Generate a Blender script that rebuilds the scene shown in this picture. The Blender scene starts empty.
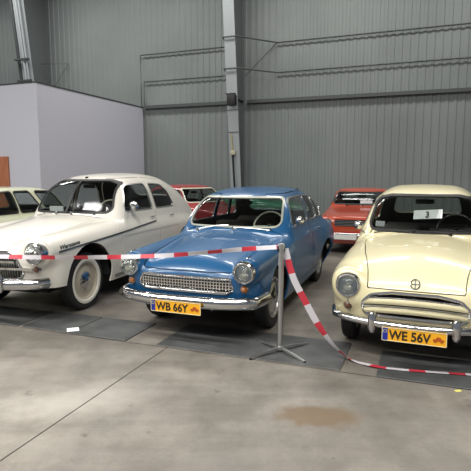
import bpy, bmesh, math, random
import numpy as np
from mathutils import Vector, Matrix
random.seed(4); rng = np.random.default_rng(5)
SC = bpy.context.scene
COL = SC.collection
PI = math.pi

# ------------------------------------------------------------------ materials
def mat(name, col, rough=.5, metal=0, coat=0, spec=.5, emit=None, coat_rough=.06):
    m = bpy.data.materials.new(name); m.use_nodes = True
    b = m.node_tree.nodes['Principled BSDF']
    b.inputs['Base Color'].default_value = (*col, 1)
    b.inputs['Roughness'].default_value = rough
    b.inputs['Metallic'].default_value = metal
    b.inputs['Coat Weight'].default_value = coat
    b.inputs['Coat Roughness'].default_value = coat_rough
    b.inputs['Specular IOR Level'].default_value = spec
    if emit:
        b.inputs['Emission Color'].default_value = (*emit[:3], 1); b.inputs['Emission Strength'].default_value = emit[3]
    return m
def srgb(r, g, b):
    return tuple(((c/255)/12.92 if c/255 <= .04045 else ((c/255+.055)/1.055)**2.4) for c in (r, g, b))
def noisy(m, c1, c2, scale=3, detail=6, lo=.35, hi=.65, bump=0, bscale=None, coords='Object', stretch=None):
    nt = m.node_tree; N = nt.nodes; L = nt.links; b = N['Principled BSDF']
    tc = N.new('ShaderNodeTexCoord'); nz = N.new('ShaderNodeTexNoise'); nz.inputs['Scale'].default_value = scale; nz.inputs['Detail'].default_value = detail
    src = tc.outputs[coords]
    if stretch:
        mp = N.new('ShaderNodeMapping'); mp.inputs['Scale'].default_value = stretch; L.new(src, mp.inputs['Vector']); src = mp.outputs['Vector']
    L.new(src, nz.inputs['Vector'])
    cr = N.new('ShaderNodeValToRGB'); cr.color_ramp.elements[0].position = lo; cr.color_ramp.elements[1].position = hi
    cr.color_ramp.elements[0].color = (*c1, 1); cr.color_ramp.elements[1].color = (*c2, 1)
    L.new(nz.outputs['Fac'], cr.inputs['Fac']); L.new(cr.outputs['Color'], b.inputs['Base Color'])
    if bump:
        n2 = N.new('ShaderNodeTexNoise'); n2.inputs['Scale'].default_value = bscale or scale*6; n2.inputs['Detail'].default_value = 4
        L.new(src, n2.inputs['Vector']); bp = N.new('ShaderNodeBump'); bp.inputs['Strength'].default_value = bump; bp.inputs['Distance'].default_value = .01
        L.new(n2.outputs['Fac'], bp.inputs['Height']); L.new(bp.outputs['Normal'], b.inputs['Normal'])
    return m
def glass_mat(name, tint=.72, refl=1.0):
    m = bpy.data.materials.new(name); m.use_nodes = True; nt = m.node_tree; N = nt.nodes; L = nt.links
    N.remove(N['Principled BSDF']); out = N['Material Output']
    t = N.new('ShaderNodeBsdfTransparent'); t.inputs['Color'].default_value = (tint*.97, tint, tint*.985, 1)
    g = N.new('ShaderNodeBsdfGlossy'); g.inputs['Roughness'].default_value = .09; g.inputs['Color'].default_value = (.96*refl, .98*refl, refl, 1)
    fr = N.new('ShaderNodeFresnel'); fr.inputs['IOR'].default_value = 1.4
    mx = N.new('ShaderNodeMixShader'); ge = N.new('ShaderNodeNewGeometry'); iv = N.new('ShaderNodeMath'); iv.operation = 'SUBTRACT'; iv.inputs[0].default_value = 1; L.new(ge.outputs['Backfacing'], iv.inputs[1]); mu = N.new('ShaderNodeMath'); mu.operation = 'MULTIPLY'; L.new(fr.outputs['Fac'], mu.inputs[0]); L.new(iv.outputs[0], mu.inputs[1]); L.new(mu.outputs[0], mx.inputs['Fac']); L.new(t.outputs[0], mx.inputs[1]); L.new(g.outputs[0], mx.inputs[2])
    L.new(mx.outputs[0], out.inputs['Surface']); return m

M = dict(
 chrome=mat('chrome', (.64, .64, .63), .14, 1), chrome_dull=mat('chrome_dull', (.6, .6, .58), .28, 1),
 rubber=mat('rubber', (.012, .012, .012), .55), tyre=mat('tyre', (.014, .014, .014), .7), dark=mat('dark', (.01, .01, .01), .8),
 lining=mat('lining', (.05, .047, .043), .8), headliner=mat('headliner', (.16, .15, .135), .9),
 seat=mat('seat_cloth', (.045, .035, .03), .8), seat_grey=mat('seat_grey', (.13, .12, .11), .8),
 dash=mat('dash', (.04, .04, .038), .4), ivory=mat('ivory', srgb(190, 190, 170), .35), black_wheel=mat('black_wheel', (.02, .02, .02), .3),
 glass=glass_mat('window_glass', .80), lens=mat('lamp_lens', (.75, .77, .75), .12, .55, 1),
 reflector=mat('reflector', (.85, .85, .83), .16, 1), amber=mat('amber_lens', srgb(150, 88, 30), .2, 0, 1),
 yellow=mat('plate_yellow', srgb(232, 168, 30), .4), plate_white=mat('plate_white', srgb(205, 205, 200), .4), plate_edge=mat('plate_edge', srgb(225, 215, 170), .4),
 ink=mat('plate_ink', (.015, .012, .01), .5), ink_red=mat('plate_symbol', srgb(170, 80, 20), .5), blue_band=mat('plate_blue', srgb(25, 40, 140), .4),
 star=mat('plate_star', srgb(230, 220, 120), .4), paper=mat('paper', (.85, .85, .85), .7), white=mat('white_plastic', (.8, .8, .8), .4),
 black=mat('black_plastic', (.004, .004, .005), .6),
)
def paint(name, col, rough=.32, coat=.8):
    return mat(name, col, rough, 0, coat, coat_rough=.07)
P_BLUE = paint('blue_paint', srgb(20, 80, 124), .34, .5); P_WHITE = paint('white_paint', srgb(222, 218, 206)); P_CREAM = paint('cream_paint', srgb(222, 213, 172))
P_RED = paint('orange_red_paint', srgb(172, 64, 36)); P_RED2 = paint('dark_red_paint', srgb(150, 28, 34)); P_GREEN = paint('green_paint', srgb(30, 110, 80)); P_PALE = paint('pale_green_paint', srgb(204, 207, 178))

# ------------------------------------------------------------------ generic mesh helpers
def link(o, parent=None):
    COL.objects.link(o)
    if parent is not None: o.parent = parent
    return o
def mesh_obj(name, V, F, mats, parent=None, mi=None, smooth=True, normals=None):
    me = bpy.data.meshes.new(name)
    me.from_pydata([tuple(map(float, v)) for v in V], [], [tuple(map(int, f)) for f in F])
    for m in (mats if isinstance(mats, (list, tuple)) else [mats]): me.materials.append(m)
    if mi is not None: me.polygons.foreach_set('material_index', np.asarray(mi, dtype=np.int32))
    me.polygons.foreach_set('use_smooth', np.full(len(me.polygons), smooth))
    me.update()
    if normals is not None: me.normals_split_custom_set_from_vertices([tuple(map(float, n)) for n in normals])
    return link(bpy.data.objects.new(name, me), parent)
class MB:
    """collects shapes of ONE part"""
    def __init__(s): s.V = []; s.F = []; s.mi = []
    def add(s, V, F, mi=0):
        o = len(s.V); s.V += [tuple(v) for v in V]; s.F += [tuple(i+o for i in f) for f in F]; s.mi += [mi]*len(F); return s
    def build(s, name, mats, parent=None, smooth=True, sharp=35):
        o = mesh_obj(name, s.V, s.F, mats, parent, s.mi, smooth)
        if smooth:
            bm = bmesh.new(); bm.from_mesh(o.data); bmesh.ops.recalc_face_normals(bm, faces=bm.faces)
            for e in bm.edges:
                if len(e.link_faces) == 2 and e.calc_face_angle(0) > math.radians(sharp): e.smooth = False
            bm.to_mesh(o.data); bm.free()
        return o
def box_vf(c, s, rz=0, bevel=0, seg=2):
    bm = bmesh.new(); bmesh.ops.create_cube(bm, size=1)
    for v in bm.verts: v.co = Vector((v.co.x*s[0], v.co.y*s[1], v.co.z*s[2]))
    if bevel: bmesh.ops.bevel(bm, geom=bm.edges[:], offset=bevel, segments=seg, profile=.5, affect='EDGES')
    R = Matrix.Rotation(rz, 3, 'Z'); bm.verts.index_update()
    V = [tuple(R @ v.co + Vector(c)) for v in bm.verts]; F = [tuple(v.index for v in f.verts) for f in bm.faces]; bm.free(); return V, F
def lathe_vf(prof, n=32, axis='x', c=(0, 0, 0)):
    """prof: (along, radius)"""
    V = []; F = []
    for a, r in prof:
        for k in range(n):
            t = 2*PI*k/n; u, v = r*math.cos(t), r*math.sin(t)
            p = {'x': (a, u, v), 'y': (v, a, u), 'z': (u, v, a)}[axis]
            V.append((p[0]+c[0], p[1]+c[1], p[2]+c[2]))
    for i in range(len(prof)-1):
        for k in range(n):
            F.append((i*n+k, i*n+(k+1) % n, (i+1)*n+(k+1) % n, (i+1)*n+k))
    return V, F
def sweep_vf(path, prof, up=(0, 0, 1), cap=True, closed=False):
    """path: 3D points; prof: 2D (side, up) closed polygon"""
    P = [Vector(p) for p in path]; n = len(P); m = len(prof); V = []; F = []; up = Vector(up)
    for i, p in enumerate(P):
        if closed: t = (P[(i+1) % n]-P[i-1])
        else: t = (P[min(i+1, n-1)]-P[max(i-1, 0)])
        t.normalize(); s = t.cross(up)
        if s.length < 1e-4: s = t.cross(Vector((1, 0, 0)))
        s.normalize(); u = s.cross(t)
        V += [tuple(p+s*a+u*b) for a, b in prof]
    for i in range(n if closed else n-1):
        j = (i+1) % n
        for k in range(m): F.append((i*m+k, i*m+(k+1) % m, j*m+(k+1) % m, j*m+k))
    if cap and not closed: F += [tuple(range(m))[::-1], tuple((n-1)*m+k for k in range(m))]
    return V, F
def circ(r, n=10, sy=1): return [(r*math.cos(2*PI*k/n), r*sy*math.sin(2*PI*k/n)) for k in range(n)]
def tube_vf(path, r, n=10, closed=False): return sweep_vf(path, circ(r, n), closed=closed)
def tag(o, label=None, cat=None, group=None, kind=None):
    if label: o['label'] = label
    if cat: o['category'] = cat
    if group: o['group'] = group
    if kind: o['kind'] = kind
    return o
def empty(name, loc, rz=0):
    o = bpy.data.objects.new(name, None); o.location = loc; o.rotation_euler = (0, 0, rz); o.empty_display_size = .2; return link(o)

# ------------------------------------------------------------------ implicit surface toolkit
def smin(a, b, k):
    h = np.clip(.5+.5*(b-a)/k, 0, 1); return b+(a-b)*h-k*h*(1-h)
def smax(a, b, k): return -smin(-a, -b, k)
def curve(pts, sig=.035):
    xs = np.array([p[0] for p in pts], float); ys = np.array([p[1] for p in pts], float)
    d = np.diff(ys)/np.diff(xs); m = np.zeros(len(xs)); m[1:-1] = np.where(d[:-1]*d[1:] > 0, 2*d[:-1]*d[1:]/np.where(np.abs(d[:-1]+d[1:]) < 1e-9, 1e-9, d[:-1]+d[1:]), 0); m[0] = d[0]; m[-1] = d[-1]
    X = np.linspace(xs[0]-.4, xs[-1]+.4, 1600); h = np.diff(xs)
    i = np.clip(np.searchsorted(xs, X)-1, 0, len(xs)-2); t = (X-xs[i])/h[i]; tc = np.clip(t, 0, 1)
    Y = (2*tc**3-3*tc**2+1)*ys[i]+(tc**3-2*tc**2+tc)*h[i]*m[i]+(-2*tc**3+3*tc**2)*ys[i+1]+(tc**3-tc**2)*h[i]*m[i+1]
    Y += np.where(X < xs[0], (X-xs[0])*m[0], 0)+np.where(X > xs[-1], (X-xs[-1])*m[-1], 0)
    dx = X[1]-X[0]; s = max(1, sig/dx); n = int(3*s); kx = np.arange(-n, n+1); kk = np.exp(-.5*(kx/s)**2); kk /= kk.sum()
    Yp = np.concatenate([Y[0]+(np.arange(-n, 0))*(Y[1]-Y[0]), Y, Y[-1]+np.arange(1, n+1)*(Y[-1]-Y[-2])])
    Ys = np.convolve(Yp, kk, 'valid')
    return lambda q: np.interp(q, X, Ys)
def sdpoly(px, pz, pts, r=0):
    """signed distance to polygon grown by r (negative inside)"""
    pts = np.asarray(pts, float); n = len(pts); d = np.full(px.shape, 1e9); s = np.ones(px.shape)
    for i in range(n):
        a = pts[i]; b = pts[i-1]; e = b-a; wx = px-a[0]; wz = pz-a[1]
        t = np.clip((wx*e[0]+wz*e[1])/(e@e), 0, 1); d = np.minimum(d, (wx-e[0]*t)**2+(wz-e[1]*t)**2)
        c1 = pz >= a[1]; c2 = pz < b[1]; c3 = e[0]*wz > e[1]*wx
        flip = (c1 & c2 & c3) | (~c1 & ~c2 & ~c3); s = np.where(flip, -s, s)
    return s*np.sqrt(d)-r
def inset(pts, r):
    """shrink a convex polygon by r, so that sdpoly(.., inset, r) has rounded corners"""
    P = [Vector((a, b)) for a, b in pts]; n = len(P); A = sum(P[i].x*P[(i+1) % n].y-P[(i+1) % n].x*P[i].y for i in range(n)); sg = 1 if A > 0 else -1
    out = []
    for i in range(n):
        p, q, s = P[i-1], P[i], P[(i+1) % n]; d1 = (q-p).normalized(); d2 = (s-q).normalized()
        n1 = Vector((-d1.y, d1.x))*sg; n2 = Vector((-d2.y, d2.x))*sg
        den = 1+n1.dot(n2); out.append(tuple(q+(n1+n2)*(r/den)))
    return out
def grad(F, V, e=1e-3):
    g = np.empty_like(V)
    for k in range(3):
        a = V.copy(); a[:, k] += e; b = V.copy(); b[:, k] -= e
        g[:, k] = (F(a[:, 0], a[:, 1], a[:, 2])-F(b[:, 0], b[:, 1], b[:, 2]))/(2*e)
    return g
def surface(F, lo, hi, h):
    ax = [np.arange(lo[k], hi[k]+h, h) for k in range(3)]
    # keep y samples symmetric about the centre line
    ny = int(math.ceil(hi[1]/h)); ax[1] = (np.arange(-ny, ny)+.5)*h
    X, Y, Z = np.meshgrid(*ax, indexing='ij'); f = F(X, Y, Z); ins = f < 0
    nx, nyy, nz = f.shape; acc = np.zeros((nx-1, nyy-1, nz-1, 3)); cnt = np.zeros((nx-1, nyy-1, nz-1))
    sl = lambda a, o: slice(o, a-1+o)
    for axis in range(3):
        sh = [nx, nyy, nz]; A = [slice(None)]*3; B = [slice(None)]*3; A[axis] = slice(0, sh[axis]-1); B[axis] = slice(1, sh[axis])
        fa = f[tuple(A)]; fb = f[tuple(B)]; cr = (fa < 0) != (fb < 0); t = np.where(cr, fa/np.where(cr, fa-fb, 1), 0)
        o1, o2 = [k for k in range(3) if k != axis]
        for d1 in (0, 1):
            for d2 in (0, 1):
                S = [slice(None)]*3; S[o1] = slice(d1, sh[o1]-1+d1); S[o2] = slice(d2, sh[o2]-1+d2)
                c = cr[tuple(S)]; tt = t[tuple(S)]
                acc[..., axis] += np.where(c, tt, 0); acc[..., o1] += np.where(c, d1, 0); acc[..., o2] += np.where(c, d2, 0); cnt += c
    act = cnt > 0; idx = -np.ones(act.shape, int); idx[act] = np.arange(act.sum())
    ijk = np.argwhere(act); p = acc[act]/cnt[act][:, None]
    V = np.stack([ax[k][ijk[:, k]]+p[:, k]*h for k in range(3)], 1)
    Q = []
    for axis in range(3):
        sh = [nx, nyy, nz]; A = [slice(None)]*3; B = [slice(None)]*3; A[axis] = slice(0, sh[axis]-1); B[axis] = slice(1, sh[axis])
        o1, o2 = [(1, 2), (2, 0), (0, 1)][axis]
        for K in (A, B): K[o1] = slice(1, sh[o1]-1); K[o2] = slice(1, sh[o2]-1)
        fa = ins[tuple(A)]; fb = ins[tuple(B)]; e = np.argwhere(fa != fb)
        if not len(e): continue
        flip = fb[tuple(e.T)]; base = e.copy(); base[:, o1] += 1; base[:, o2] += 1
        def cell(d1, d2):
            c = base.copy(); c[:, o1] -= d1; c[:, o2] -= d2; return idx[tuple(c.T)]
        q = np.stack([cell(1, 1), cell(0, 1), cell(0, 0), cell(1, 0)], 1); q[flip] = q[flip][:, ::-1]; Q.append(q)
    Q = np.concatenate(Q)
    for _ in range(5):
        g = grad(F, V); fv = F(V[:, 0], V[:, 1], V[:, 2]); st = -(fv/np.maximum((g**2).sum(1), .05))[:, None]*g
        L = np.linalg.norm(st, axis=1, keepdims=True); V = V+st*np.minimum(1, .5*h/np.maximum(L, 1e-9))
    T = np.concatenate([Q[:, [0, 1, 2]], Q[:, [0, 2, 3]]])
    return V, T
def clip(mesh, field):
    """keep the part of the triangle mesh where field < 0"""
    V, T = mesh
    if len(T) == 0: return mesh
    g = field(V[:, 0], V[:, 1], V[:, 2]); g = np.where(np.abs(g) < 1e-6, 1e-6, g); neg = g < 0
    c = neg[T].sum(1); keep = T[c == 3]; newT = [keep]; mix = T[(c == 1) | (c == 2)]
    if len(mix):
        gm = neg[mix]; lone = np.where(gm.sum(1) == 1, gm.argmax(1), (~gm).argmax(1)); r = np.arange(len(mix))
        a = mix[r, lone]; b = mix[r, (lone+1) % 3]; d = mix[r, (lone+2) % 3]
        ek = np.concatenate([np.stack([np.minimum(a, b), np.maximum(a, b)], 1), np.stack([np.minimum(a, d), np.maximum(a, d)], 1)])
        u, inv = np.unique(ek, axis=0, return_inverse=True); inv = inv.reshape(-1)
        t = (g[u[:, 0]]/(g[u[:, 0]]-g[u[:, 1]]))[:, None]; NV = V[u[:, 0]]*(1-t)+V[u[:, 1]]*t
        off = len(V); V = np.concatenate([V, NV]); ab = inv[:len(mix)]+off; ad = inv[len(mix):]+off; one = neg[a]
        newT += [np.stack([a, ab, ad], 1)[one], np.stack([ab, b, d], 1)[~one], np.stack([ab, d, ad], 1)[~one]]
    T = np.concatenate(newT); used, inv = np.unique(T.reshape(-1), return_inverse=True)
    return V[used], inv.reshape(-1, 3)
def sheet(name, mesh, F, mats, parent, out=0., thick=.015):
    """give a clipped sheet its thickness; outer face shaded with the true surface normal"""
    V, T = mesh
    if len(T) == 0: return None
    N = grad(F, V, 8e-3); N /= np.maximum(np.linalg.norm(N, axis=1, keepdims=True), 1e-9)
    A = V+N*out; B = V+N*(out-thick); n = len(V)
    E = np.concatenate([T[:, [0, 1]], T[:, [1, 2]], T[:, [2, 0]]]); key = np.sort(E, 1)
    _, inv, cn = np.unique(key, axis=0, return_inverse=True, return_counts=True); be = E[cn[inv.reshape(-1)] == 1]
    bv, binv = np.unique(be.reshape(-1), return_inverse=True); binv = binv.reshape(-1, 2)
    # orient faces outwards
    fn = np.cross(V[T[:, 1]]-V[T[:, 0]], V[T[:, 2]]-V[T[:, 0]]); sgn = (fn*N[T[:, 0]]).sum(1).sum()
    To = T if sgn > 0 else T[:, ::-1]
    m = len(bv); VV = np.concatenate([A, B, A[bv], B[bv]])
    rim = [(2*n+a, 2*n+b, 2*n+m+b, 2*n+m+a) for a, b in binv]
    if sgn > 0: rim = [r[::-1] for r in rim]
    FF = [tuple(t) for t in To]+[tuple(t[::-1]) for t in (To+n)]+rim
    mi = [0]*len(T)+[min(1, len(mats)-1)]*(len(T))+[0]*len(rim)
    NN = np.concatenate([N, -N, np.zeros((2*m, 3))])
    return mesh_obj(name, VV, FF, mats, parent, mi, True, NN)

# ------------------------------------------------------------------ text
def text_vf(s, size, thick=.002, shear=0, bold=0, spacing=1):
    cu = bpy.data.curves.new('t', 'FONT'); cu.body = s; cu.size = size; cu.extrude = thick; cu.shear = shear; cu.offset = bold; cu.space_character = spacing
    cu.align_x = 'LEFT'; cu.align_y = 'BOTTOM_BASELINE'; cu.resolution_u = 3
    o = bpy.data.objects.new('t', cu); COL.objects.link(o); dg = bpy.context.evaluated_depsgraph_get(); dg.update()
    me = bpy.data.meshes.new_from_object(o.evaluated_get(dg)); V = np.array([v.co[:] for v in me.vertices]); F = [tuple(p.vertices) for p in me.polygons]
    bpy.data.objects.remove(o); bpy.data.curves.remove(cu); bpy.data.meshes.remove(me); return V, F

# ------------------------------------------------------------------ car pieces (car space: x back from the nose, z up, +y = the car's right)
def wheel(root, x, y, r, w, rim_mat, style):
    s = 1 if y > 0 else -1   # outside direction
    hw = w/2; q = MB()
    prof = [(-hw*.8, r*.66), (-hw, r*.8), (-hw*.93, r*.93), (-hw*.7, r*.985), (-hw*.3, r), (hw*.3, r), (hw*.7, r*.985), (hw*.93, r*.93), (hw, r*.8), (hw*.8, r*.66)]
    q.add(*lathe_vf([(a, b) for a, b in prof], 48, 'y'))
    for gy in (-.35, 0, .35):
        q.add(*lathe_vf([(hw*gy-.003, r*1.0), (hw*gy-.003, r*1.004), (hw*gy+.003, r*1.004), (hw*gy+.003, r*1.0)], 48, 'y'))
    t = q.build('wheel', [M['tyre']], root); t.location = (x, y, r); t['label'] = 'black rubber tyre'
    if style == 'whitewall':
        b = MB().add(*lathe_vf([(s*hw*.80, r*.64), (s*hw*.99, r*.68), (s*hw*1.04, r*.74), (s*hw*1.02, r*.785), (s*hw*.98, r*.80)], 48, 'y')); o = b.build('whitewall_ring', [M['whitewall']], t)
    rr = r*.67
    prof = [(hw*.80, rr), (hw*.86, rr*.99), (hw*.84, rr*.93), (hw*.55, rr*.90), (hw*.45, rr*.80), (hw*.55, rr*.62), (hw*.72, rr*.50), (hw*.66, rr*.38), (hw*.6, 0.001)]
    q = MB().add(*lathe_vf([(s*a, b) for a, b in prof], 40, 'y')); q.add(*lathe_vf([(-s*hw*.8, rr), (-s*hw*.3, rr*.8), (s*hw*.4, rr*.78)], 40, 'y'))
    if style == 'slotted':
        pass
    q.build('rim', [rim_mat], t)
    hc = rr*(.46 if style != 'fullcap' else .78)
    prof = [(hw*.60, hc), (hw*.78, hc*.98), (hw*.86, hc*.85), (hw*.96, hc*.62), (hw*.98, hc*.4), (hw*1.06, hc*.3), (hw*1.12, hc*.15), (hw*1.14, .001)]
    MB().add(*lathe_vf([(s*a, b) for a, b in prof], 32, 'y')).build('hub_cap', [M['chrome']], t)
    if style in ('fullcap', 'slotted'):
        prof = [(hw*.84, rr*.97), (hw*.93, rr*1.0), (hw*.95, rr*.95), (hw*.86, rr*.90)]
        MB().add(*lathe_vf([(s*a, b) for a, b in prof], 40, 'y')).build('trim_ring', [M['chrome']], t)
    # brake drum and axle stub, hidden behind the rim
    MB().add(*lathe_vf([(-s*hw*.5, .001), (-s*hw*.5, rr*.6), (s*hw*.2, rr*.6), (s*hw*.2, .001)], 20, 'y')).build('brake_drum', [M['dark']], t)
    return t
def arch_liner(root, x, zc, r, y0, y1):
    V = []; F = []; n = 20
    for i in range(n+1):
        a = PI*1.05*i/n-PI*.025
        for y in (y0, y1): V.append((x+r*math.cos(a), y, zc+r*math.sin(a)))
    F = [(2*i, 2*i+1, 2*i+3, 2*i+2) for i in range(n)]
    k = len(V); V += [(x+r*math.cos(PI*i/n), y0, zc+r*math.sin(PI*i/n)) for i in range(n+1)]; F.append(tuple(range(k, k+n+1)))
    mesh_obj('wheel_arch_liner', V, F, M['dark'], root, None, False)
def headlight(root, x, y, z, r, tilt=0, visor=.0, depth=.16, name='headlight'):
    q = MB()
    prof = [(depth, r*1.0), (.01, r*1.16), (-.012, r*1.17), (-.034, r*1.10), (-.040, r*1.0), (-.036, r*.90), (-.014, r*.84), (0, r*.83)]
    q.add(*lathe_vf(prof, 40, 'x'))
    if visor:   # small peak over the bezel
        V = []; F = []; n = 16
        for i in range(n+1):
            a = PI*.12+PI*.76*i/n; sx = math.sin((a-PI*.12)/.76); 
            V.append((-.01, r*1.13*math.cos(a), r*1.13*math.sin(a))); V.append((-.01-visor*sx, r*1.16*math.cos(a), r*1.18*math.sin(a))); V.append((.0, r*1.21*math.cos(a), r*1.21*math.sin(a)))
        for i in range(n): F += [(3*i, 3*i+3, 3*i+4, 3*i+1), (3*i+1, 3*i+4, 3*i+5, 3*i+2)]
        q.add(V, F)
    o = q.build(name, [M['chrome']], root); o.location = (x, y, z); o.rotation_euler = (0, 0, tilt); o['label'] = 'chrome-ringed round headlight'
    MB().add(*lathe_vf([(0, r*.84), (.03, r*.76), (.06, r*.52), (.075, r*.3), (.078, .001)], 32, 'x')).build('reflector', [M['reflector']], o)
    MB().add(*lathe_vf([(.02, r*.26), (-.004, r*.26), (-.012, r*.18), (-.014, .001)], 16, 'x')).build('bulb_shield', [M['chrome_dull']], o)
    g = MB(); prof = [(-.012, r*.845), (-.024, r*.72), (-.032, r*.54), (-.038, r*.28), (-.040, .001)]; g.add(*lathe_vf(prof, 32, 'x'))
    for k in range(-3, 4):   # ribs of the lens
        yy = k*r*.19; hh = math.sqrt(max((r*.78)**2-yy**2, 0)); n = 8
        g.add(*tube_vf([(-.041+.027*((yy*yy+(hh*(2*i/n-1))**2)/(r*.845)**2)+.0, yy, hh*(2*i/n-1)) for i in range(n+1)], .0016, 4))
    g.build('lens', [M['clear_lens']], o)
    return o
M['amber_dark'] = mat('amber_dark', srgb(92, 54, 32), .3, 0, .6); M['clear_lens'] = glass_mat('clear_lens', .93); M['whitewall'] = mat('whitewall', srgb(222, 218, 205), .6)
def round_lamp(root, x, y, z, r, m, name='turn_signal'):
    o = MB().add(*lathe_vf([(.03, r*1.1), (-.006, r*1.2), (-.014, r*1.12), (-.012, r)], 24, 'x')).build(name, [M['chrome']], root); o.location = (x, y, z)
    MB().add(*lathe_vf([(-.012, r), (-.026, r*.85), (-.036, r*.5), (-.04, .001)], 24, 'x')).build('lamp_lens', [m], o); return o
def plate(root, x, z, textstr, w=.52, h=.114, y0=0, style='pl', tilt=0):
    V, F = box_vf((0, 0, 0), (.006, w, h), 0, .0025, 1)
    m = M['yellow'] if style == 'pl' else M['plate_white']
    o = MB().add(V, F).build('licence_plate', [m], root, False); o.location = (x, y0, z); o.rotation_euler = (0, tilt, 0)
    e = MB(); hw, hh = w/2, h/2
    for a, b in (((0, hh-.003), (w, .005)), ((0, -hh+.003), (w, .005)), ((hw-.003, 0), (.005, h)), ((-hw+.003, 0), (.005, h))):
        e.add(*box_vf((-.004, a[0], a[1]), (.004, b[0], b[1])))
    e.build('plate_rim', [M['plate_edge'] if style == 'pl' else M['chrome_dull']], o, False)
    def put(name, V, F, y, z, m):   # text plane -> faces -x, reads towards -y
        mesh_obj(name, [(-v[2]-.0045, y-v[0], z+v[1]) for v in V], F, m, o, None, False)
    if style == 'pl':
        MB().add(*box_vf((-.0035, hw-.026, 0), (.004, .042, h-.01))).build('country_band', [M['blue_band']], o, False)
        q = MB()
        for k in range(12):
            a = 2*PI*k/12; q.add(*box_vf((-.006, hw-.026+.013*math.cos(a), .026+.013*math.sin(a)), (.002, .004, .004)))
        q.build('stars', [M['star']], o, False)
        V, F = text_vf('PL', .032, .0006); put('band_letters', V, F, hw-.008, -hh+.012, M['paper'])
        if not textstr: return o
        V, F = text_vf(textstr, .104, .0008, 0, .0028, 1.0); sx = .335*w/.52/(V[:, 0].max()); V[:, 0] *= sx; put('plate_letters', V, F, hw-.058, -hh+.02, M['ink'])
        q = MB()   # the small old-timer emblem at the right end
        x0 = -hw+.092
        out = [(-.04, -.014), (-.042, 0), (-.02, .004), (-.012, .02), (.014, .02), (.022, .004), (.042, .0), (.042, -.014)]
        n = len(out); q.add([(-.0055, x0-a-.03, b) for a, b in out]+[(-.0035, x0-a-.03, b) for a, b in out], [tuple(range(n))]+[(i, (i+1) % n, n+(i+1) % n, n+i) for i in range(n)])
        for dx in (-.024, .024): q.add(*lathe_vf([(-.006, .001), (-.006, .011), (-.003, .011)], 12, 'x', (0, x0-.03+dx, -.016)))
        q.build('oldtimer_symbol', [M['ink_red']], o, False)
    elif textstr:
        V, F = text_vf(textstr, h*.8, .0008, 0, .002, 1.0); sx = w*.86/(V[:, 0].max()); V[:, 0] *= sx; put('plate_letters', V, F, hw*.86, -hh*.6, M['ink'])
    return o
def steering(root, x, y, z, r, m):
    q = MB(); n = 32; tl = math.radians(28)
    def tr(a, b, c): return (x+c*math.cos(tl)-b*math.sin(-tl)*-1*0-b*math.sin(tl)*-1, y+a, z+b*math.cos(tl)+c*math.sin(tl)*0)
    q.add(*tube_vf([(r*math.sin(2*PI*k/n)*math.sin(tl)*1.0, r*math.cos(2*PI*k/n), r*math.sin(2*PI*k/n)*math.cos(tl)) for k in range(n)], .011, 8, True))
    q.add(*tube_vf([(0, -r, 0), (0, 0, 0), (0, r, 0)], .008, 6)); q.add(*tube_vf([(0, 0, 0), (-r*math.sin(tl), 0, -r*math.cos(tl))], .008, 6))
    o = q.build('steering_wheel', [m], root); o.location = (x, y, z)
    MB().add(*lathe_vf([(.0, .03), (.02, .028), (.028, .001)], 16, 'x')).build('horn_button', [M['chrome']], o)
    MB().add(*tube_vf([(0, 0, 0), (-.45, 0, -.28)], .018, 8)).build('steering_column', [M['dash']], o)
def interior(root, ws_x, belt, hw, roofz, rear_x, seatm, wheelm, dashm=None):
    dx = ws_x+.28
    q = MB(); V, F = box_vf((dx+.05, 0, belt-.12), (.20, hw*1.66, .18), 0, .04, 3); q.add(V, F)
    V, F = box_vf((dx-.07, 0, belt-.075), (.24, hw*1.5, .03), 0, .012); q.add(V, F)
    d = q.build('dashboard', [dashm or M['dash']], root)
    MB().add(*box_vf((dx+.155, -.34, belt-.07), (.03, .26, .09), 0, .012)).build('instrument_panel', [M['black']], d)
    steering(root, dx+.27, -.34, belt+.0, .20, wheelm)
    for k, sx in enumerate((ws_x+.98, min(ws_x+1.75, rear_x-.3))):
        for sy in ((-.33, .33) if k == 0 else (0,)):
            ww = .56 if k == 0 else hw*1.7
            q = MB(); q.add(*box_vf((sx-.18, sy, .42), (.52, ww, .16), 0, .05, 3)); q.add(*box_vf((sx+.13, sy, .70), (.15, ww, .56), 0, .06, 3)); q.build('seat', [seatm], root)
    MB().add(*box_vf((ws_x+1.1, 0, .30), (2.1, hw*1.9, .03))).build('floor_pan', [M['dark']], root, False)
    # rear parcel shelf
    MB().add(*box_vf((rear_x-.03, 0, belt-.06), (.5, hw*1.75, .03), 0, .01)).build('parcel_shelf', [M['lining']], root)
    q = MB(); q.add(*box_vf((ws_x+.60, 0, roofz-.19), (.02, .20, .055), 0, .009, 2)); q.add(*tube_vf([(ws_x+.60, 0, roofz-.17), (ws_x+.62, 0, roofz-.105)], .006, 6)); q.build('interior_mirror', [M['black']], root)

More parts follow.
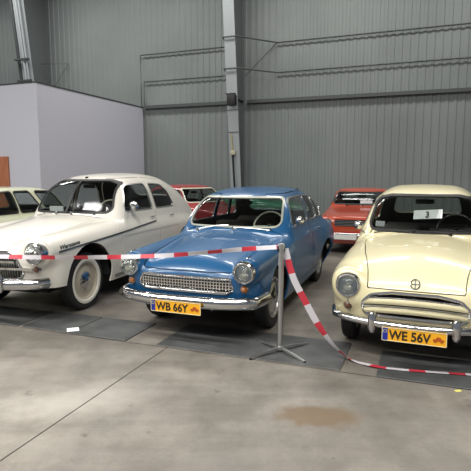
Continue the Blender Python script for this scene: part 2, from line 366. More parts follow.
def front_x(F, y, z, lo=-.4, hi=.9):
    y = np.atleast_1d(np.asarray(y, float)); z = np.broadcast_to(np.asarray(z, float), y.shape).astype(float)
    xs = np.linspace(lo, hi, 260); g = F(xs[None, :]+0*y[:, None], y[:, None]+0*xs[None, :], z[:, None]+0*xs[None, :])
    i = (g < 0).argmax(1); i = np.maximum(i, 1); r = np.arange(len(y)); t = g[r, i-1]/(g[r, i-1]-g[r, i]); return xs[i-1]+t*(xs[1]-xs[0])
def top_z(F, x, y, lo=.3, hi=1.9):
    x = np.atleast_1d(np.asarray(x, float)); y = np.broadcast_to(np.asarray(y, float), x.shape)
    zs = np.linspace(hi, lo, 400); g = F(x[:, None]+0*zs, y[:, None]+0*zs, zs[None, :]+0*x[:, None]); i = np.maximum((g < 0).argmax(1), 1); return zs[i]
def side_y(F, x, z, hi=1.1):
    x = np.atleast_1d(np.asarray(x, float)); z = np.broadcast_to(np.asarray(z, float), x.shape)
    ys = np.linspace(hi, .1, 300); g = F(x[:, None]+0*ys, ys[None, :]+0*x[:, None], z[:, None]+0*ys); i = np.maximum((g < 0).argmax(1), 1); return ys[i]

def car(name, pose, F, S, paint_m):
    """S: dict of the car's layout. Builds body, doors, bonnet, glass, frames, wheels and cabin."""
    ax, ay, yaw = pose; a = math.radians(yaw); D = (math.sin(a), math.cos(a)); fx = S['front_axle']
    root = empty(name, (ax-D[0]*fx, ay-D[1]*fx, 0), PI/2-a)
    L = S['length']; h = S.get('voxel', .03)
    mesh = surface(F, (-.15, -1., .1), (L+.15, S.get('hw', .95), S['height']+.1), h)
    mesh = clip(mesh, lambda x, y, z: S.get('sill', .22)-z)
    fs = S.get('front_sill', .24); mesh = clip(mesh, lambda x, y, z: -np.maximum(x-.42, z-fs))
    for wx in (fx, fx+S['wheelbase']):
        ar = S['arch'] if wx == fx else S.get('arch_rear', S['arch'])
        mesh = clip(mesh, lambda x, y, z: -np.maximum(np.hypot(x-wx, z-S['arch_z'])-ar, .45-np.abs(y)))
        zc = S['arch_z']
    two = [paint_m, M['lining']]
    for (cy, cz, r) in S.get('lamp_holes', []):
        mesh = clip(mesh, lambda x, y, z: -np.maximum(np.hypot(np.abs(y)-cy, z-cz)-r, x-.6))
    if 'grille' in S:
        gf = lambda x, y, z: np.maximum(sdpoly(y, z, inset(S['grille'], S['grille_r']), S['grille_r']), x-.7)
        mesh = clip(mesh, lambda x, y, z: -gf(x, y, z))
    wins = []
    fw = S.get('frame_w', .016)
    def window(nm, field, fm, framew):
        nonlocal mesh
        g = clip(mesh, field); ring = clip(clip(mesh, lambda x, y, z: field(x, y, z)-framew), lambda x, y, z: -field(x, y, z)-.004)
        mesh = clip(mesh, lambda x, y, z: -field(x, y, z))
        f = sheet(nm+'_frame', ring, F, [fm], root, .006, .014)
        p = sheet(nm, g, F, [M['glass']], f if f else root, -.004, .005)
        return p
    r = .05
    wp = S['windshield']; wr = S.get('windshield_r', .06)
    window('windshield', lambda x, y, z: np.maximum(sdpoly(y, z, inset(wp, wr), wr), x-S['split_x']), S['ws_frame'], S.get('ws_frame_w', .02))
    rp = S['rear_window']; window('rear_window', lambda x, y, z: np.maximum(sdpoly(y, z, inset(rp, .06), .06), S['split_x']-x), S.get('side_frame', M['chrome']), .014)
    for pts in S['side_windows']:
        for s in (1, -1):
            window('side_window', lambda x, y, z: np.maximum(sdpoly(x, z, inset(pts, S.get('side_r', .035)), S.get('side_r', .035)), .3-s*y), S.get('side_frame', M['chrome']), S.get('side_frame_w', .012))
    g = S.get('gap', .004)
    for nm, sd in S.get('panels', []):
        inner = clip(mesh, lambda x, y, z: sd(x, y, z)+g); mesh = clip(mesh, lambda x, y, z: -sd(x, y, z)+g)
        sheet(nm, inner, F, two, root, 0, .016)
    for nm, fld, m_, out, th in S.get('trims', []):
        sheet(nm, clip(mesh if 1 else None, fld), F, [m_], root, out, th)
    for nm, fld, m_, out, th in S.get('trims_all', []):
        full = S['_full'] = S.get('_full') or surface(F, (-.15, -1., .1), (L+.15, S.get('hw', .95), S['height']+.1), h)
        q_ = full
        for f_ in fld: q_ = clip(q_, f_)
        sheet(nm, q_, F, [m_], root, out, th)
    body = sheet('body_shell', mesh, F, two, root, 0, .018)
    tr = S['track']
    for wx in (fx, fx+S['wheelbase']):
        for s in (1, -1):
            wheel(root, wx, s*(tr+(S.get('rear_track', 0) if wx > fx else 0)), S['wheel_r'], S.get('wheel_w', .155), S['rim_mat'], S['wheel_style'])
            arch_liner(root, wx, S['arch_z'], (S['arch'] if wx == fx else S.get('arch_rear', S['arch']))+.012, s*.44, s*(S['liner_y']))
    interior(root, S['ws_base'], S['belt'], S['cab_hw'], S['height'], S['rear_base'], S.get('seat', M['seat']), S.get('wheel_mat', M['black_wheel']), S.get('dash_mat'))
    # sump, axles and exhaust under the floor, seen as dark shapes
    q = MB(); q.add(*tube_vf([(fx, -tr, S['wheel_r']), (fx, tr, S['wheel_r'])], .03, 8)); q.add(*tube_vf([(fx+S['wheelbase'], -tr, S['wheel_r']), (fx+S['wheelbase'], tr, S['wheel_r'])], .035, 8))
    q.add(*box_vf((fx, 0, .27), (.5, .4, .14), 0, .03)); q.add(*box_vf((L/2, 0, .25), (L-1.1, .8, .05), 0, .02)); q.build('chassis', [M['dark']], root)
    return root
def bumper(root, pts, prof, name='bumper', m=None):
    return MB().add(*sweep_vf(pts, prof)).build(name, [m or M['chrome']], root, True, 60)
def bow(x0, bulge, hw, p=2.6, wrap=.3, n=17):
    """front bumper plan: bowed bar with ends wrapped back"""
    out = []
    ys = np.linspace(-hw, hw, n)
    pts = [(x0+bulge*abs(y/hw)**p, y) for y in ys]
    e = pts[-1]; k = 5; end = [(e[0]+wrap*math.sin(PI/2*i/k), e[1]+.045*(math.sin(PI/2*i/k))) for i in range(1, k+1)]
    return [(a, -b) for a, b in end[::-1]]+pts+end
BP = lambda hgt, d: [(d*math.cos(t)*(1 if math.cos(t) > 0 else .4), hgt/2*math.sin(t)) for t in [2*PI*k/14 for k in range(14)]]
# profile side axis: for a path running from -y to +y (direction +y), side = t x up = +x (into the car); flip so the bulge faces the viewer
BPf = lambda hgt, d: [(-a, b) for a, b in BP(hgt, d)]

def wiper(root, F, y0, x_base, yaw_y, S, n=8):
    pass

exec_cars = True
# ------------------------------------------------------------------ 1. blue saloon
def line_dist(u, v, p, q):
    ex, ey = q[0]-p[0], q[1]-p[1]; t = np.clip(((u-p[0])*ex+(v-p[1])*ey)/(ex*ex+ey*ey), 0, 1); return np.hypot(u-p[0]-ex*t, v-p[1]-ey*t)

def make_F(c):
    """c: curves W,s,nose,tail,T,cT,pods,G..; returns implicit body"""
    W = curve(c['W']); s = curve(c['s']); nose = curve(c['nose']); tail = curve(c['tail']); T = curve(c['T']); cT = curve(c['cT']); R = curve(c['R'], c.get('Rsig', .05)); G = curve(c['G'])
    pz = curve(c['pod_z']); pr = curve(c['pod_r']); gx = curve(c.get('Gx', [(0, 1), (1, 1)]))
    nf = c.get('nose_pow', 4); nb = c.get('nose_bow', .10)
    def F(x, y, z):
        Y = np.abs(y); Y2 = y*y
        side = Y-W(x)*s(z)
        top = z-(T(x)-cT(x)*Y2)
        fr = nose(z)+nb*(Y/.7)**nf-x
        rr = x-(tail(z)-c.get('tail_bow', .12)*(Y/.7)**4)
        b = smax(side, top, c.get('k_st', .14)); b = smax(b, fr, c.get('k_f', .10)); b = smax(b, rr, .16)
        if c.get('pod', True):
            py = c['pod_y']; pod = np.hypot((Y-py)/c.get('pod_sy', 1), z-pz(x))-pr(x)
            pod = smax(pod, c['pod_x0']+c.get('pod_bow', .5)*np.maximum(0, Y-py)**2*4-x, .07); pod = smax(pod, x-c['pod_x1'], .3)
            b = smin(b, pod, c.get('k_pod', .08))
        for (hx, hy, hz, rx, ry, rz) in c.get('haunch', []):
            q = np.sqrt(((x-hx)/rx)**2+((Y-hy)/ry)**2+((z-hz)/rz)**2); b = smin(b, (q-1)*ry, .09)
        xs = x-c.get('ws_curve', .22)*Y2*np.where(x < c['split'], 1, -1)
        cab = smax(Y-G(z)*gx(x), z-(R(xs)-c.get('crown', .10)*Y2), c.get('k_cab', .16))
        cab = np.maximum(cab, np.maximum(c.get('cab_z', .84)-z, c.get('cab_x', .9)-x)); b = smin(b, cab, c.get('k_cb', .05))
        return smax(b, c.get('zbot', .2)-z, .05)
    return F

c = dict(
 W=[(-.1, .66), (.05, .70), (.3, .745), (.8, .77), (1.5, .785), (2.6, .785), (3.4, .765), (3.9, .70), (4.3, .60)],
 s=[(.15, .92), (.3, .97), (.48, 1), (.62, 1), (.78, .98), (.92, .94), (1.1, .87)],
 nose=[(.15, .14), (.3, .06), (.45, .02), (.6, .0), (.70, .02), (.78, .08), (.9, .25)],
 tail=[(.2, 4.1), (.5, 4.2), (.8, 4.15), (1.0, 4.0)],
 T=[(-.1, .67), (.02, .755), (.15, .81), (.4, .865), (.8, .925), (1.2, .96), (1.5, .975), (2.5, .975), (3.3, .96), (3.8, .90), (4.1, .80), (4.3, .65)],
 cT=[(0, .30), (.6, .33), (1.2, .22), (1.6, .10), (4, .15)],
 pod_y=.615, pod_z=[(0, .715), (.5, .735), (1.2, .77), (2, .78)], pod_r=[(0, .125), (.5, .13), (1.2, .12), (1.8, .09)], pod_x0=.035, pod_x1=1.9, pod_sy=1.0,
 k_pod=.05, haunch=[(3.46, .67, .61, .74, .195, .32)],
 cab_x=.7, R=[(.88, .80), (1.20, .955), (1.40, 1.16), (1.60, 1.325), (1.76, 1.39), (2.05, 1.432), (2.5, 1.45), (2.95, 1.42), (3.25, 1.32), (3.5, 1.14), (3.75, .97), (4.0, .8)], Rsig=.04,
 G=[(.8, .75), (.95, .71), (1.1, .67), (1.25, .625), (1.4, .56), (1.5, .50)], split=2.5, ws_curve=.25)
Fw = make_F(c)
door = lambda pts, s, r=.03: (lambda x, y, z: np.maximum(sdpoly(x, z, inset(pts, r), r), .3-s*y))
wb_panels = [('bonnet', lambda x, y, z: np.maximum(np.maximum(sdpoly(x, np.abs(y), [(-.3, -.5), (-.3, .44), (.3, .50), (.8, .535), (1.08, .56), (1.18, .3), (1.20, 0), (1.20, -.5)]), .695-z), -1+0*x))]
for s in (1, -1):
    wb_panels += [('front_door', door([(1.32, .34), (1.30, .97), (1.64, 1.37), (2.42, 1.40), (2.42, .32)], s)), ('rear_door', door([(2.44, .32), (2.44, 1.40), (2.98, 1.38), (3.20, 1.02), (3.0, .7), (2.86, .34)], s))]
Sw = dict(front_sill=.345, length=4.2, height=1.45, front_axle=.74, wheelbase=2.45, arch=.355, arch_rear=.34, arch_z=.33, wheel_r=.325, track=.635, rear_track=.01, liner_y=.70, sill=.215, voxel=.027,
 lamp_holes=[(.61, .715, .10)], grille=[(-.50, .535), (-.47, .645), (.47, .645), (.50, .535), (.44, .50), (-.44, .50)], grille_r=.03,
 windshield=[(-.595, 1.005), (-.53, 1.33), (.53, 1.33), (.595, 1.005)], windshield_r=.07, ws_frame=mat('ivory_frame', srgb(170, 172, 160), .35, .3), ws_frame_w=.015,
 rear_window=[(-.52, 1.05), (-.42, 1.30), (.42, 1.30), (.52, 1.05)], split_x=2.5, side_frame=M['chrome_dull'], side_frame_w=.013,
 side_windows=[[(1.53, 1.01), (1.73, 1.27), (1.85, 1.32), (2.37, 1.335), (2.37, 1.01)], [(2.46, 1.01), (2.46, 1.335), (2.84, 1.32), (2.96, 1.01)], [(3.03, 1.01), (2.92, 1.31), (3.08, 1.27), (3.30, 1.05), (3.28, 1.01)]],
 panels=wb_panels, rim_mat=mat('silver_rim', (.45, .46, .46), .35, .6), wheel_style='fullcap', ws_base=1.20, belt=.97, cab_hw=.66, rear_base=3.3, wheel_mat=M['ivory'], seat=M['seat'])
blue = car('vintage_car', (-.245, 5.34, 20.3), Fw, Sw, P_BLUE)
tag(blue, 'blue vintage saloon with a wide chrome mesh grille and yellow plate WB 66Y', 'car')

def both(fn):
    for s in (1, -1): fn(s)
both(lambda s: headlight(blue, .03, s*.61, .715, .092, 0, .02))
both(lambda s: round_lamp(blue, float(front_x(Fw, [.60], .545)[0])-.005, s*.605, .552, .033, M['amber']))
def grille_bars(root, F, name, zs, ys, hw, dx, tv, th, z0, z1, m, hwf=None):
    q = MB()
    hwf = hwf or (lambda z: hw)
    for z in zs:
        w = hwf(z); yy = np.linspace(-w, w, 25); xx = front_x(F, yy, z)+dx
        q.add(*sweep_vf([(a, b, z) for a, b in zip(xx, yy)], [(-.008, -th), (.008, -th), (.008, th), (-.008, th)]))
    for y in ys:
        zz = np.linspace(z0, z1, 5); xx = front_x(F, np.full(5, y), zz)+dx
        q.add(*sweep_vf([(a, y, b) for a, b in zip(xx, zz)], [(-tv, -.007), (tv, -.007), (tv, .007), (-tv, .007)], up=(1, 0, 0)))
    return q.build(name, [m], root, False)
def grille_ring(root, F, name, pts, rr, r, m, dx=0, n=60):
    # rounded outline sampled by marching directions
    P = inset(pts, rr); cx = sum(p[0] for p in pts)/len(pts); cz = sum(p[1] for p in pts)/len(pts); path = []
    seg = []
    for i in range(len(P)):
        a = Vector(P[i]); b = Vector(P[(i+1) % len(P)]); pv = Vector(P[i-1])
        d0 = (a-pv).normalized(); d1 = (b-a).normalized(); n0 = Vector((d0.y, -d0.x)); n1 = Vector((d1.y, -d1.x))
        A = sum(P[j][0]*P[(j+1) % len(P)][1]-P[(j+1) % len(P)][0]*P[j][1] for j in range(len(P)))
        if A < 0: n0 = -n0; n1 = -n1
        for k in range(5): nn = (n0*(1-k/4)+n1*k/4).normalized(); seg.append(a+nn*rr)
        L = (b-a).length; m_ = int(L/.05)
        for k in range(1, m_+1): seg.append(a+n1*rr+(b-a)*(k/(m_+1)))
    yy = np.array([p.x for p in seg]); zz = np.array([p.y for p in seg]); xx = front_x(F, yy, zz)+dx
    return MB().add(*tube_vf([(a, b, d) for a, b, d in zip(xx, yy, zz)], r, 8, True)).build(name, [m], root)
gr = grille_bars(blue, Fw, 'grille_mesh', [.515, .548, .577, .606, .632], np.linspace(-.46, .46, 31), .48, .010, .0055, .0048, .51, .64, M['chrome'], lambda z: .49-.25*max(0, z-.6)-.8*max(0, .54-z))
grille_ring(blue, Fw, 'grille_surround', Sw['grille'], .03, .012, M['chrome'], .002)
q = MB(); q.add(*box_vf((.20, 0, .57), (.02, 1.02, .2))); q.build('radiator', [M['dark']], blue)
q = MB(); pth = [(a, b, .425) for a, b in bow(-.10, .14, .70, 3, .28)]; bp = bumper(blue, pth, BPf(.12, .05))
def overrider(root, x, y, z, hgt=.2, w=.06):
    V, F = lathe_vf([(-hgt/2, .001), (-hgt/2+.01, w*.3), (-hgt*.3, w*.5), (0, w*.56), (hgt*.3, w*.5), (hgt/2-.01, w*.3), (hgt/2, .001)], 16, 'z')
    V = [(v[0]*1.0+x, v[1]*.9+y, v[2]+z) for v in V]
    return MB().add(V, F).build('overrider', [M['chrome']], root)
both(lambda s: overrider(blue, -.115+.02, s*.34, .425, .135, .05))
plate(blue, -.178, .385, 'WB 66Y', y0=.0)
both(lambda s: MB().add(*tube_vf([(-.172, s*.15, .40), (-.10, s*.15, .42)], .006, 6)).build('plate_bracket', [M['dark']], blue))
pthr = [(4.32-(a+.10), -b, .43) for a, b in bow(-.10, .14, .68, 3, .28)]; bumper(blue, pthr, BPf(.10, .04), 'rear_bumper')
def mirror(root, F, x, z, s, arm=.09, r=.055, y=None):
    yy = float(side_y(F, [x], z)[0]) if y is None else y
    q = MB(); q.add(*tube_vf([(x, s*(yy-.02), z), (x-.01, s*(yy+arm*.6), z+.03), (x-.01, s*(yy+arm), z+.07)], .006, 8))
    o = q.build('wing_mirror', [M['chrome']], root)
    V, F_ = lathe_vf([(-.035, .001), (-.032, r*.45), (-.018, r*.85), (0, r), (.006, r*.98)], 24, 'x', (x-.01, s*(yy+arm+.02), z+.09))
    b = MB().add(V, F_).build('mirror_shell', [M['chrome']], o)
    MB().add(*lathe_vf([(.004, r*.97), (.0045, .001)], 24, 'x', (x-.01, s*(yy+arm+.02), z+.09))).build('mirror_glass', [M['reflector']], o)
def handle(root, F, x, z, s, l=.12):
    yy = float(side_y(F, [x], z)[0])
    q = MB(); q.add(*tube_vf([(x-l/2, s*(yy-.01), z), (x-l/2, s*(yy+.025), z), (x+l*.3, s*(yy+.028), z), (x+l/2, s*(yy+.02), z)], .008, 8)); q.build('door_handle', [M['chrome']], root)
mirror(blue, Fw, 1.58, .98, -1, .05)
for s in (1, -1): handle(blue, Fw, 2.32, .87, s); handle(blue, Fw, 2.9, .87, s)
# wipers
def wipers(root, F, specs, m):
    for (y0, x0, y1, x1) in specs:
        t = np.linspace(0, 1, 7); xs = x0+(x1-x0)*t; ys = y0+(y1-y0)*t; zs = top_z(F, xs, ys)+.018
        q = MB(); q.add(*tube_vf([(a, b, cc) for a, b, cc in zip(xs, ys, zs)], .006, 6)); q.add(*lathe_vf([(-.02, .016), (.02, .014), (.024, .001)], 12, 'z', (xs[0], ys[0], zs[0]))); q.build('wiper', [m], root)
wipers(blue, Fw, [(-.05, 1.21, -.48, 1.28), (.42, 1.24, 0.02, 1.255)], M['chrome_dull'])
both(lambda s: MB().add(*tube_vf([(a, s*.625, b) for a, b in zip(np.linspace(.06, .16, 5), top_z(Fw, np.linspace(.06, .16, 5), .625)+.003)], .007, 6)).build('fender_strip', [M['chrome']], blue))
# folding sunroof trim at the back of the roof
xs = 2.95+0*np.linspace(-.4, .4, 15); ys = np.linspace(-.42, .42, 15); zs = top_z(Fw, xs, ys)
MB().add(*sweep_vf([(a, b, z+.018) for a, b, z in zip(xs, ys, zs)], [(-.05, -.02), (.05, -.02), (.04, .012), (-.04, .012)])).build('sunroof_frame', [mat('dark_green_vinyl', srgb(20, 55, 60), .5)], blue)

# ------------------------------------------------------------------ 2. white fastback saloon
c = dict(
 W=[(-.1, .70), (.05, .76), (.3, .81), (.9, .83), (1.6, .835), (3.1, .83), (4.0, .78), (4.5, .70), (4.9, .58)],
 s=[(.15, .92), (.3, .96), (.5, 1), (.7, 1), (.85, .985), (1.0, .94), (1.2, .86)],
 nose=[(.15, .16), (.35, .06), (.5, .02), (.7, .0), (.82, .02), (.92, .08), (1.05, .3)],
 tail=[(.2, 4.66), (.5, 4.78), (.8, 4.74), (1.0, 4.6), (1.2, 4.4)], nose_bow=.16, nose_pow=3,
 T=[(-.1, .80), (.02, .89), (.15, .94), (.4, .99), (.8, 1.04), (1.2, 1.075), (1.6, 1.09), (2.5, 1.08), (3.6, 1.04), (4.2, .93), (4.6, .78), (4.9, .55)],
 cT=[(0, .38), (.6, .36), (1.2, .26), (1.6, .16), (4, .2)],
 pod_y=.63, pod_z=[(0, .78), (.5, .79), (1.2, .83), (2.2, .84)], pod_r=[(0, .165), (.5, .175), (1.2, .17), (2.2, .10)], pod_x0=.055, pod_x1=2.1, pod_sy=1.05,
 R=[(1.16, .9), (1.42, 1.07), (1.55, 1.27), (1.70, 1.46), (1.86, 1.55), (2.2, 1.62), (2.75, 1.645), (3.2, 1.615), (3.65, 1.49), (4.05, 1.29), (4.4, 1.05), (4.7, .8)], Rsig=.05,
 G=[(.85, .80), (1.05, .75), (1.2, .71), (1.38, .65), (1.55, .57), (1.7, .47)], split=2.7, ws_curve=.28, Gx=[(1.4, 1), (2.8, 1), (3.5, .95), (4.1, .86), (4.6, .74)], crown=.14, k_cab=.2, haunch=[])
Fs = make_F(c)
pw = [('bonnet', lambda x, y, z: np.maximum(sdpoly(x, np.abs(y), [(-.3, -.5), (-.3, .26), (.1, .36), (.5, .47), (1.0, .545), (1.26, .57), (1.36, .3), (1.38, 0), (1.38, -.5)]), .80-z))]
for s in (1, -1):
    pw += [('front_door', door([(1.50, .36), (1.46, 1.05), (1.86, 1.56), (2.55, 1.58), (2.55, .36)], s)), ('rear_door', door([(2.57, .36), (2.57, 1.58), (3.1, 1.54), (3.38, 1.12), (3.2, .8), (3.0, .36)], s))]
tl0, tl1 = (.55, .845), (2.9, .90)
tline = lambda x: .785+(x-.26)*.0636
strim = lambda s: ('side_trim', [lambda x, y, z: z-tline(x)-.008, lambda x, y, z: tline(x)-z-.008, lambda x, y, z: np.maximum(np.maximum(.26-x, x-2.5), .3-s*y)], M['side_trim'], .012, .02)
M['side_trim'] = mat('side_trim', (.10, .105, .10), .3, .6)
Ss = dict(front_sill=.385, length=4.78, height=1.64, front_axle=.82, wheelbase=2.70, arch=.44, arch_rear=.38, arch_z=.37, wheel_r=.35, track=.67, liner_y=.76, sill=.26, voxel=.03, hw=1.0,
 lamp_holes=[(.675, .79, .115)], grille=[(-.50, .58), (-.44, .73), (-.30, .785), (.30, .785), (.44, .73), (.50, .58), (.46, .50), (-.46, .50)], grille_r=.03,
 windshield=[(-.615, 1.115), (-.525, 1.49), (-.40, 1.53), (.40, 1.53), (.525, 1.49), (.615, 1.115)], windshield_r=.06, ws_frame=M['rubber'], ws_frame_w=.02,
 rear_window=[(-.42, 1.25), (-.36, 1.48), (.36, 1.48), (.42, 1.25)], split_x=2.7, side_frame=M['chrome_dull'], side_frame_w=.012,
 side_windows=[[(1.72, 1.12), (1.91, 1.42), (2.02, 1.47), (2.48, 1.485), (2.50, 1.12)], [(2.62, 1.12), (2.60, 1.485), (2.98, 1.46), (3.14, 1.34), (3.26, 1.12)]],
 panels=pw, trims_all=[strim(1), strim(-1)]+[('sill_strip', [lambda x, y, z: z-.335, lambda x, y, z: .30-z, lambda x, y, z: np.maximum(np.maximum(1.34-x, x-3.05), .3-s_*y)], M['chrome_dull'], .012, .02) for s_ in (1, -1)], rim_mat=mat('beige_rim', srgb(178, 170, 152), .4), wheel_style='whitewall', ws_base=1.38, belt=1.08, cab_hw=.70, rear_base=3.5, wheel_w=.16, wheel_mat=M['ivory'])
white = car('vintage_car', (-2.50, 6.05, 19), Fs, Ss, P_WHITE)
tag(white, 'white vintage fastback saloon with whitewall tyres and a dark trim strip along its flank', 'car')
both(lambda s: headlight(white, .045, s*.675, .79, .10, 0, .02))
both(lambda s: round_lamp(white, float(front_x(Fs, [.66], .61)[0])-.018, s*.66, .615, .032, M['amber_dark']))
grille_bars(white, Fs, 'grille_bars', [], [y for y in np.linspace(-.44, .44, 31)], .44, .03, .005, .01, .52, .75, M['chrome_dull'])
grille_bars(white, Fs, 'grille_crossbar', [.615, .69], [], .5, -.016, .005, .012, .54, .78, M['chrome'], lambda z: .62 if z < .65 else .42)
grille_ring(white, Fs, 'grille_surround', Ss['grille'], .03, .016, M['chrome'], .0)
MB().add(*box_vf((.26, 0, .66), (.02, .9, .3))).build('radiator', [M['dark']], white)
bumper(white, [(a, b, .46) for a, b in bow(-.12, .17, .68, 2.4, .12)], BPf(.12, .05))
bumper(white, [(4.90-(a+.12), -b, .46) for a, b in bow(-.12, .16, .74, 2.4, .2)], BPf(.12, .05), 'rear_bumper')
both(lambda s: overrider(white, -.13, s*.36, .48, .2, .07))
plate(white, -.20, .36, '', y0=.18)
mirror(white, Fs, 1.85, 1.10, -1, .05, .075)
for s in (1, -1): handle(white, Fs, 2.44, 1.0, s); handle(white, Fs, 3.08, .98, s)
# windshield centre bar
zs = np.linspace(1.10, 1.535, 8)
def ws_x(F, y, z): return front_x(F, np.full(len(z), y), z, .9, 2.6)
MB().add(*sweep_vf([(a-.006, 0, b) for a, b in zip(ws_x(Fs, 0., zs), zs)], [(-.018, -.008), (.018, -.008), (.018, .008), (-.018, .008)], up=(1, 0, 0))).build('windshield_divider', [M['rubber']], white)
wipers(white, Fs, [(-.12, 1.39, -.50, 1.46), (.12, 1.39, .50, 1.46)], M['chrome_dull'])
# bonnet ornament and centre strip
xs = np.linspace(.02, .22, 12); zs = top_z(Fs, xs, 0)+.006
q = MB(); q.add(*tube_vf([(a, 0, b) for a, b in zip(xs, zs)], .012, 8)); q.add(*box_vf((.10, 0, float(zs[1])+.03), (.22, .02, .04), 0, .009, 2)); q.build('bonnet_ornament', [M['chrome']], white)
q = MB(); q.add(*box_vf((1.93, .0, 1.575), (.05, .03, .03), 0, .01)); q.build('roof_lamp', [M['black']], white)
# script lettering on the wing
V, F_ = text_vf('Warszawa', .105, .003, .35, .0015)
xx = .27+V[:, 0]*(.36/V[:, 0].max()); zz = .806+V[:, 1]*.6+(xx-.27)*.0636
for s in (-1,):
    yy = side_y(Fs, xx, zz)+.004+V[:, 2]; mesh_obj('script_badge', np.stack([xx, s*yy, zz], 1), F_, M['side_trim'], white, None, False)
MB().add(*box_vf((1.60, .28, 1.12), (.02, .20, .12), .2)).build('dashboard_card', [M['paper']], white)

# ------------------------------------------------------------------ 3. cream saloon
c = dict(
 W=[(-.1, .60), (.05, .66), (.2, .705), (.5, .745), (1.0, .765), (1.6, .775), (2.6, .775), (3.3, .75), (3.8, .66), (4.1, .56)],
 s=[(.15, .92), (.3, .97), (.48, 1), (.62, .995), (.75, .965), (.88, .905), (1.0, .83), (1.15, .74)],
 nose=[(.15, .14), (.3, .06), (.42, .02), (.55, .0), (.66, .02), (.75, .07), (.83, .15), (.95, .35)],
 tail=[(.2, 3.9), (.5, 4.0), (.8, 3.92), (1.0, 3.7), (1.2, 3.4)], nose_bow=.17, nose_pow=3,
 T=[(-.1, .70), (.05, .80), (.2, .865), (.45, .92), (.8, .965), (1.2, .995), (1.5, 1.0), (2.5, .99), (3.2, .92), (3.7, .78), (4.1, .55)],
 cT=[(0, .26), (.5, .28), (1.0, .26), (1.4, .2), (4, .2)], k_st=.2, k_f=.16,
 pod_y=.56, pod_z=[(0, .66), (.4, .67), (1.0, .70), (2, .75)], pod_r=[(0, .145), (.4, .165), (1.0, .16), (1.6, .10)], pod_x0=.045, pod_x1=1.5, pod_sy=1.0, k_pod=.12,
 R=[(.9, .78), (1.25, .965), (1.42, 1.14), (1.60, 1.32), (1.74, 1.405), (1.95, 1.465), (2.3, 1.50), (2.65, 1.47), (3.0, 1.36), (3.3, 1.17), (3.6, .95), (3.9, .75)], Rsig=.045,
 G=[(.85, .72), (.98, .675), (1.1, .64), (1.25, .60), (1.38, .55), (1.5, .46)], split=2.3, ws_curve=.30, crown=.14, k_cab=.18, haunch=[(3.1, .62, .56, .6, .16, .3)], Gx=[(1.2, .97), (1.8, 1), (3.5, .95)])
Fc = make_F(c)
pc = [('bonnet', lambda x, y, z: np.maximum(sdpoly(x, np.abs(y), [(-.3, -.5), (-.3, .385), (.06, .385), (.16, .40), (.5, .47), (1.0, .545), (1.22, .55), (1.29, .3), (1.30, 0), (1.30, -.5)]), .655-z))]
for s in (1, -1):
    pc += [('door', door([(1.40, .34), (1.38, .95), (1.70, 1.37), (2.45, 1.40), (2.50, .34)], s))]
Sc = dict(front_sill=.32, length=4.0, height=1.50, front_axle=.66, wheelbase=2.30, arch=.345, arch_z=.31, wheel_r=.305, track=.60, liner_y=.70, sill=.24, voxel=.027, hw=.95,
 lamp_holes=[(.55, .665, .105)], grille=[(-.41, .42), (-.425, .53), (-.36, .60), (-.18, .63), (.18, .63), (.36, .60), (.425, .53), (.41, .42)], grille_r=.05,
 windshield=[(-.565, 1.02), (-.50, 1.34), (-.36, 1.375), (.36, 1.375), (.50, 1.34), (.565, 1.02)], windshield_r=.07, ws_frame=M['rubber'], ws_frame_w=.022,
 rear_window=[(-.47, 1.08), (-.40, 1.33), (.40, 1.33), (.47, 1.08)], split_x=2.3, side_frame=M['chrome_dull'],
 side_windows=[[(1.55, 1.03), (1.78, 1.29), (1.90, 1.33), (2.38, 1.33), (2.42, 1.03)], [(2.52, 1.03), (2.50, 1.33), (2.80, 1.29), (3.02, 1.06), (3.0, 1.03)]],
 panels=pc, rim_mat=mat('cream_rim', srgb(200, 195, 165), .4), wheel_style='fullcap', ws_base=1.25, belt=.99, cab_hw=.60, rear_base=2.9, wheel_w=.14, seat=M['seat_grey'], gap=.004)
cream = car('vintage_car', (1.73, 4.56, 22.5), Fc, Sc, P_CREAM)
tag(cream, 'cream vintage saloon with a round bonnet emblem and yellow plate WE 56V', 'car')
both(lambda s: headlight(cream, .045, s*.55, .665, .094, 0, .02))
both(lambda s: round_lamp(cream, float(front_x(Fc, [.565], .47)[0])-.004, s*.55, .478, .034, M['amber_dark']))
both(lambda s: MB().add(*tube_vf([(float(front_x(Fc, [.55], z_)[0])-.004, s*.55, z_) for z_ in (.56, .51, .44, .41)], .008, 8)).build('lamp_stem', [M['chrome_dull']], cream))
def slats(root, F, name, zs, hw, hgt, dx, m, dep=.02):
    q = MB()
    for z, w in zip(zs, hw):
        yy = np.linspace(-w, w, 31); xx = front_x(F, yy, z)+dx
        pr = [(dep*math.cos(t), hgt/2*math.sin(t)) for t in [2*PI*k/10 for k in range(10)]]
        q.add(*sweep_vf([(a, b, z-.02*(b/w)**2) for a, b in zip(xx, yy)], pr))
    return q.build(name, [m], root)
slats(cream, Fc, 'grille_slat', [.560], [.415], .060, .014, P_CREAM)
slats(cream, Fc, 'grille_slat', [.484], [.42], .060, .014, P_CREAM)
slats(cream, Fc, 'grille_strip', [.592], [.385], .012, -.003, M['chrome'], .008)
slats(cream, Fc, 'grille_strip', [.519], [.42], .012, -.003, M['chrome'], .008)
grille_ring(cream, Fc, 'grille_surround', Sc['grille'], .05, .014, M['chrome'], .0)
MB().add(*box_vf((.22, 0, .52), (.02, .84, .26))).build('radiator', [M['dark']], cream)
bumper(cream, [(a, b, .380) for a, b in bow(-.09, .19, .655, 2.4, .22)], BPf(.068, .04))
bumper(cream, [(4.1-(a+.09), -b, .43) for a, b in bow(-.09, .19, .64, 2.4, .2)], BPf(.08, .04), 'rear_bumper')
both(lambda s: overrider(cream, -.09+.025, s*.325, .385, .19, .075))
plate(cream, -.135, .320, 'WE 56V', .495, y0=-.012)
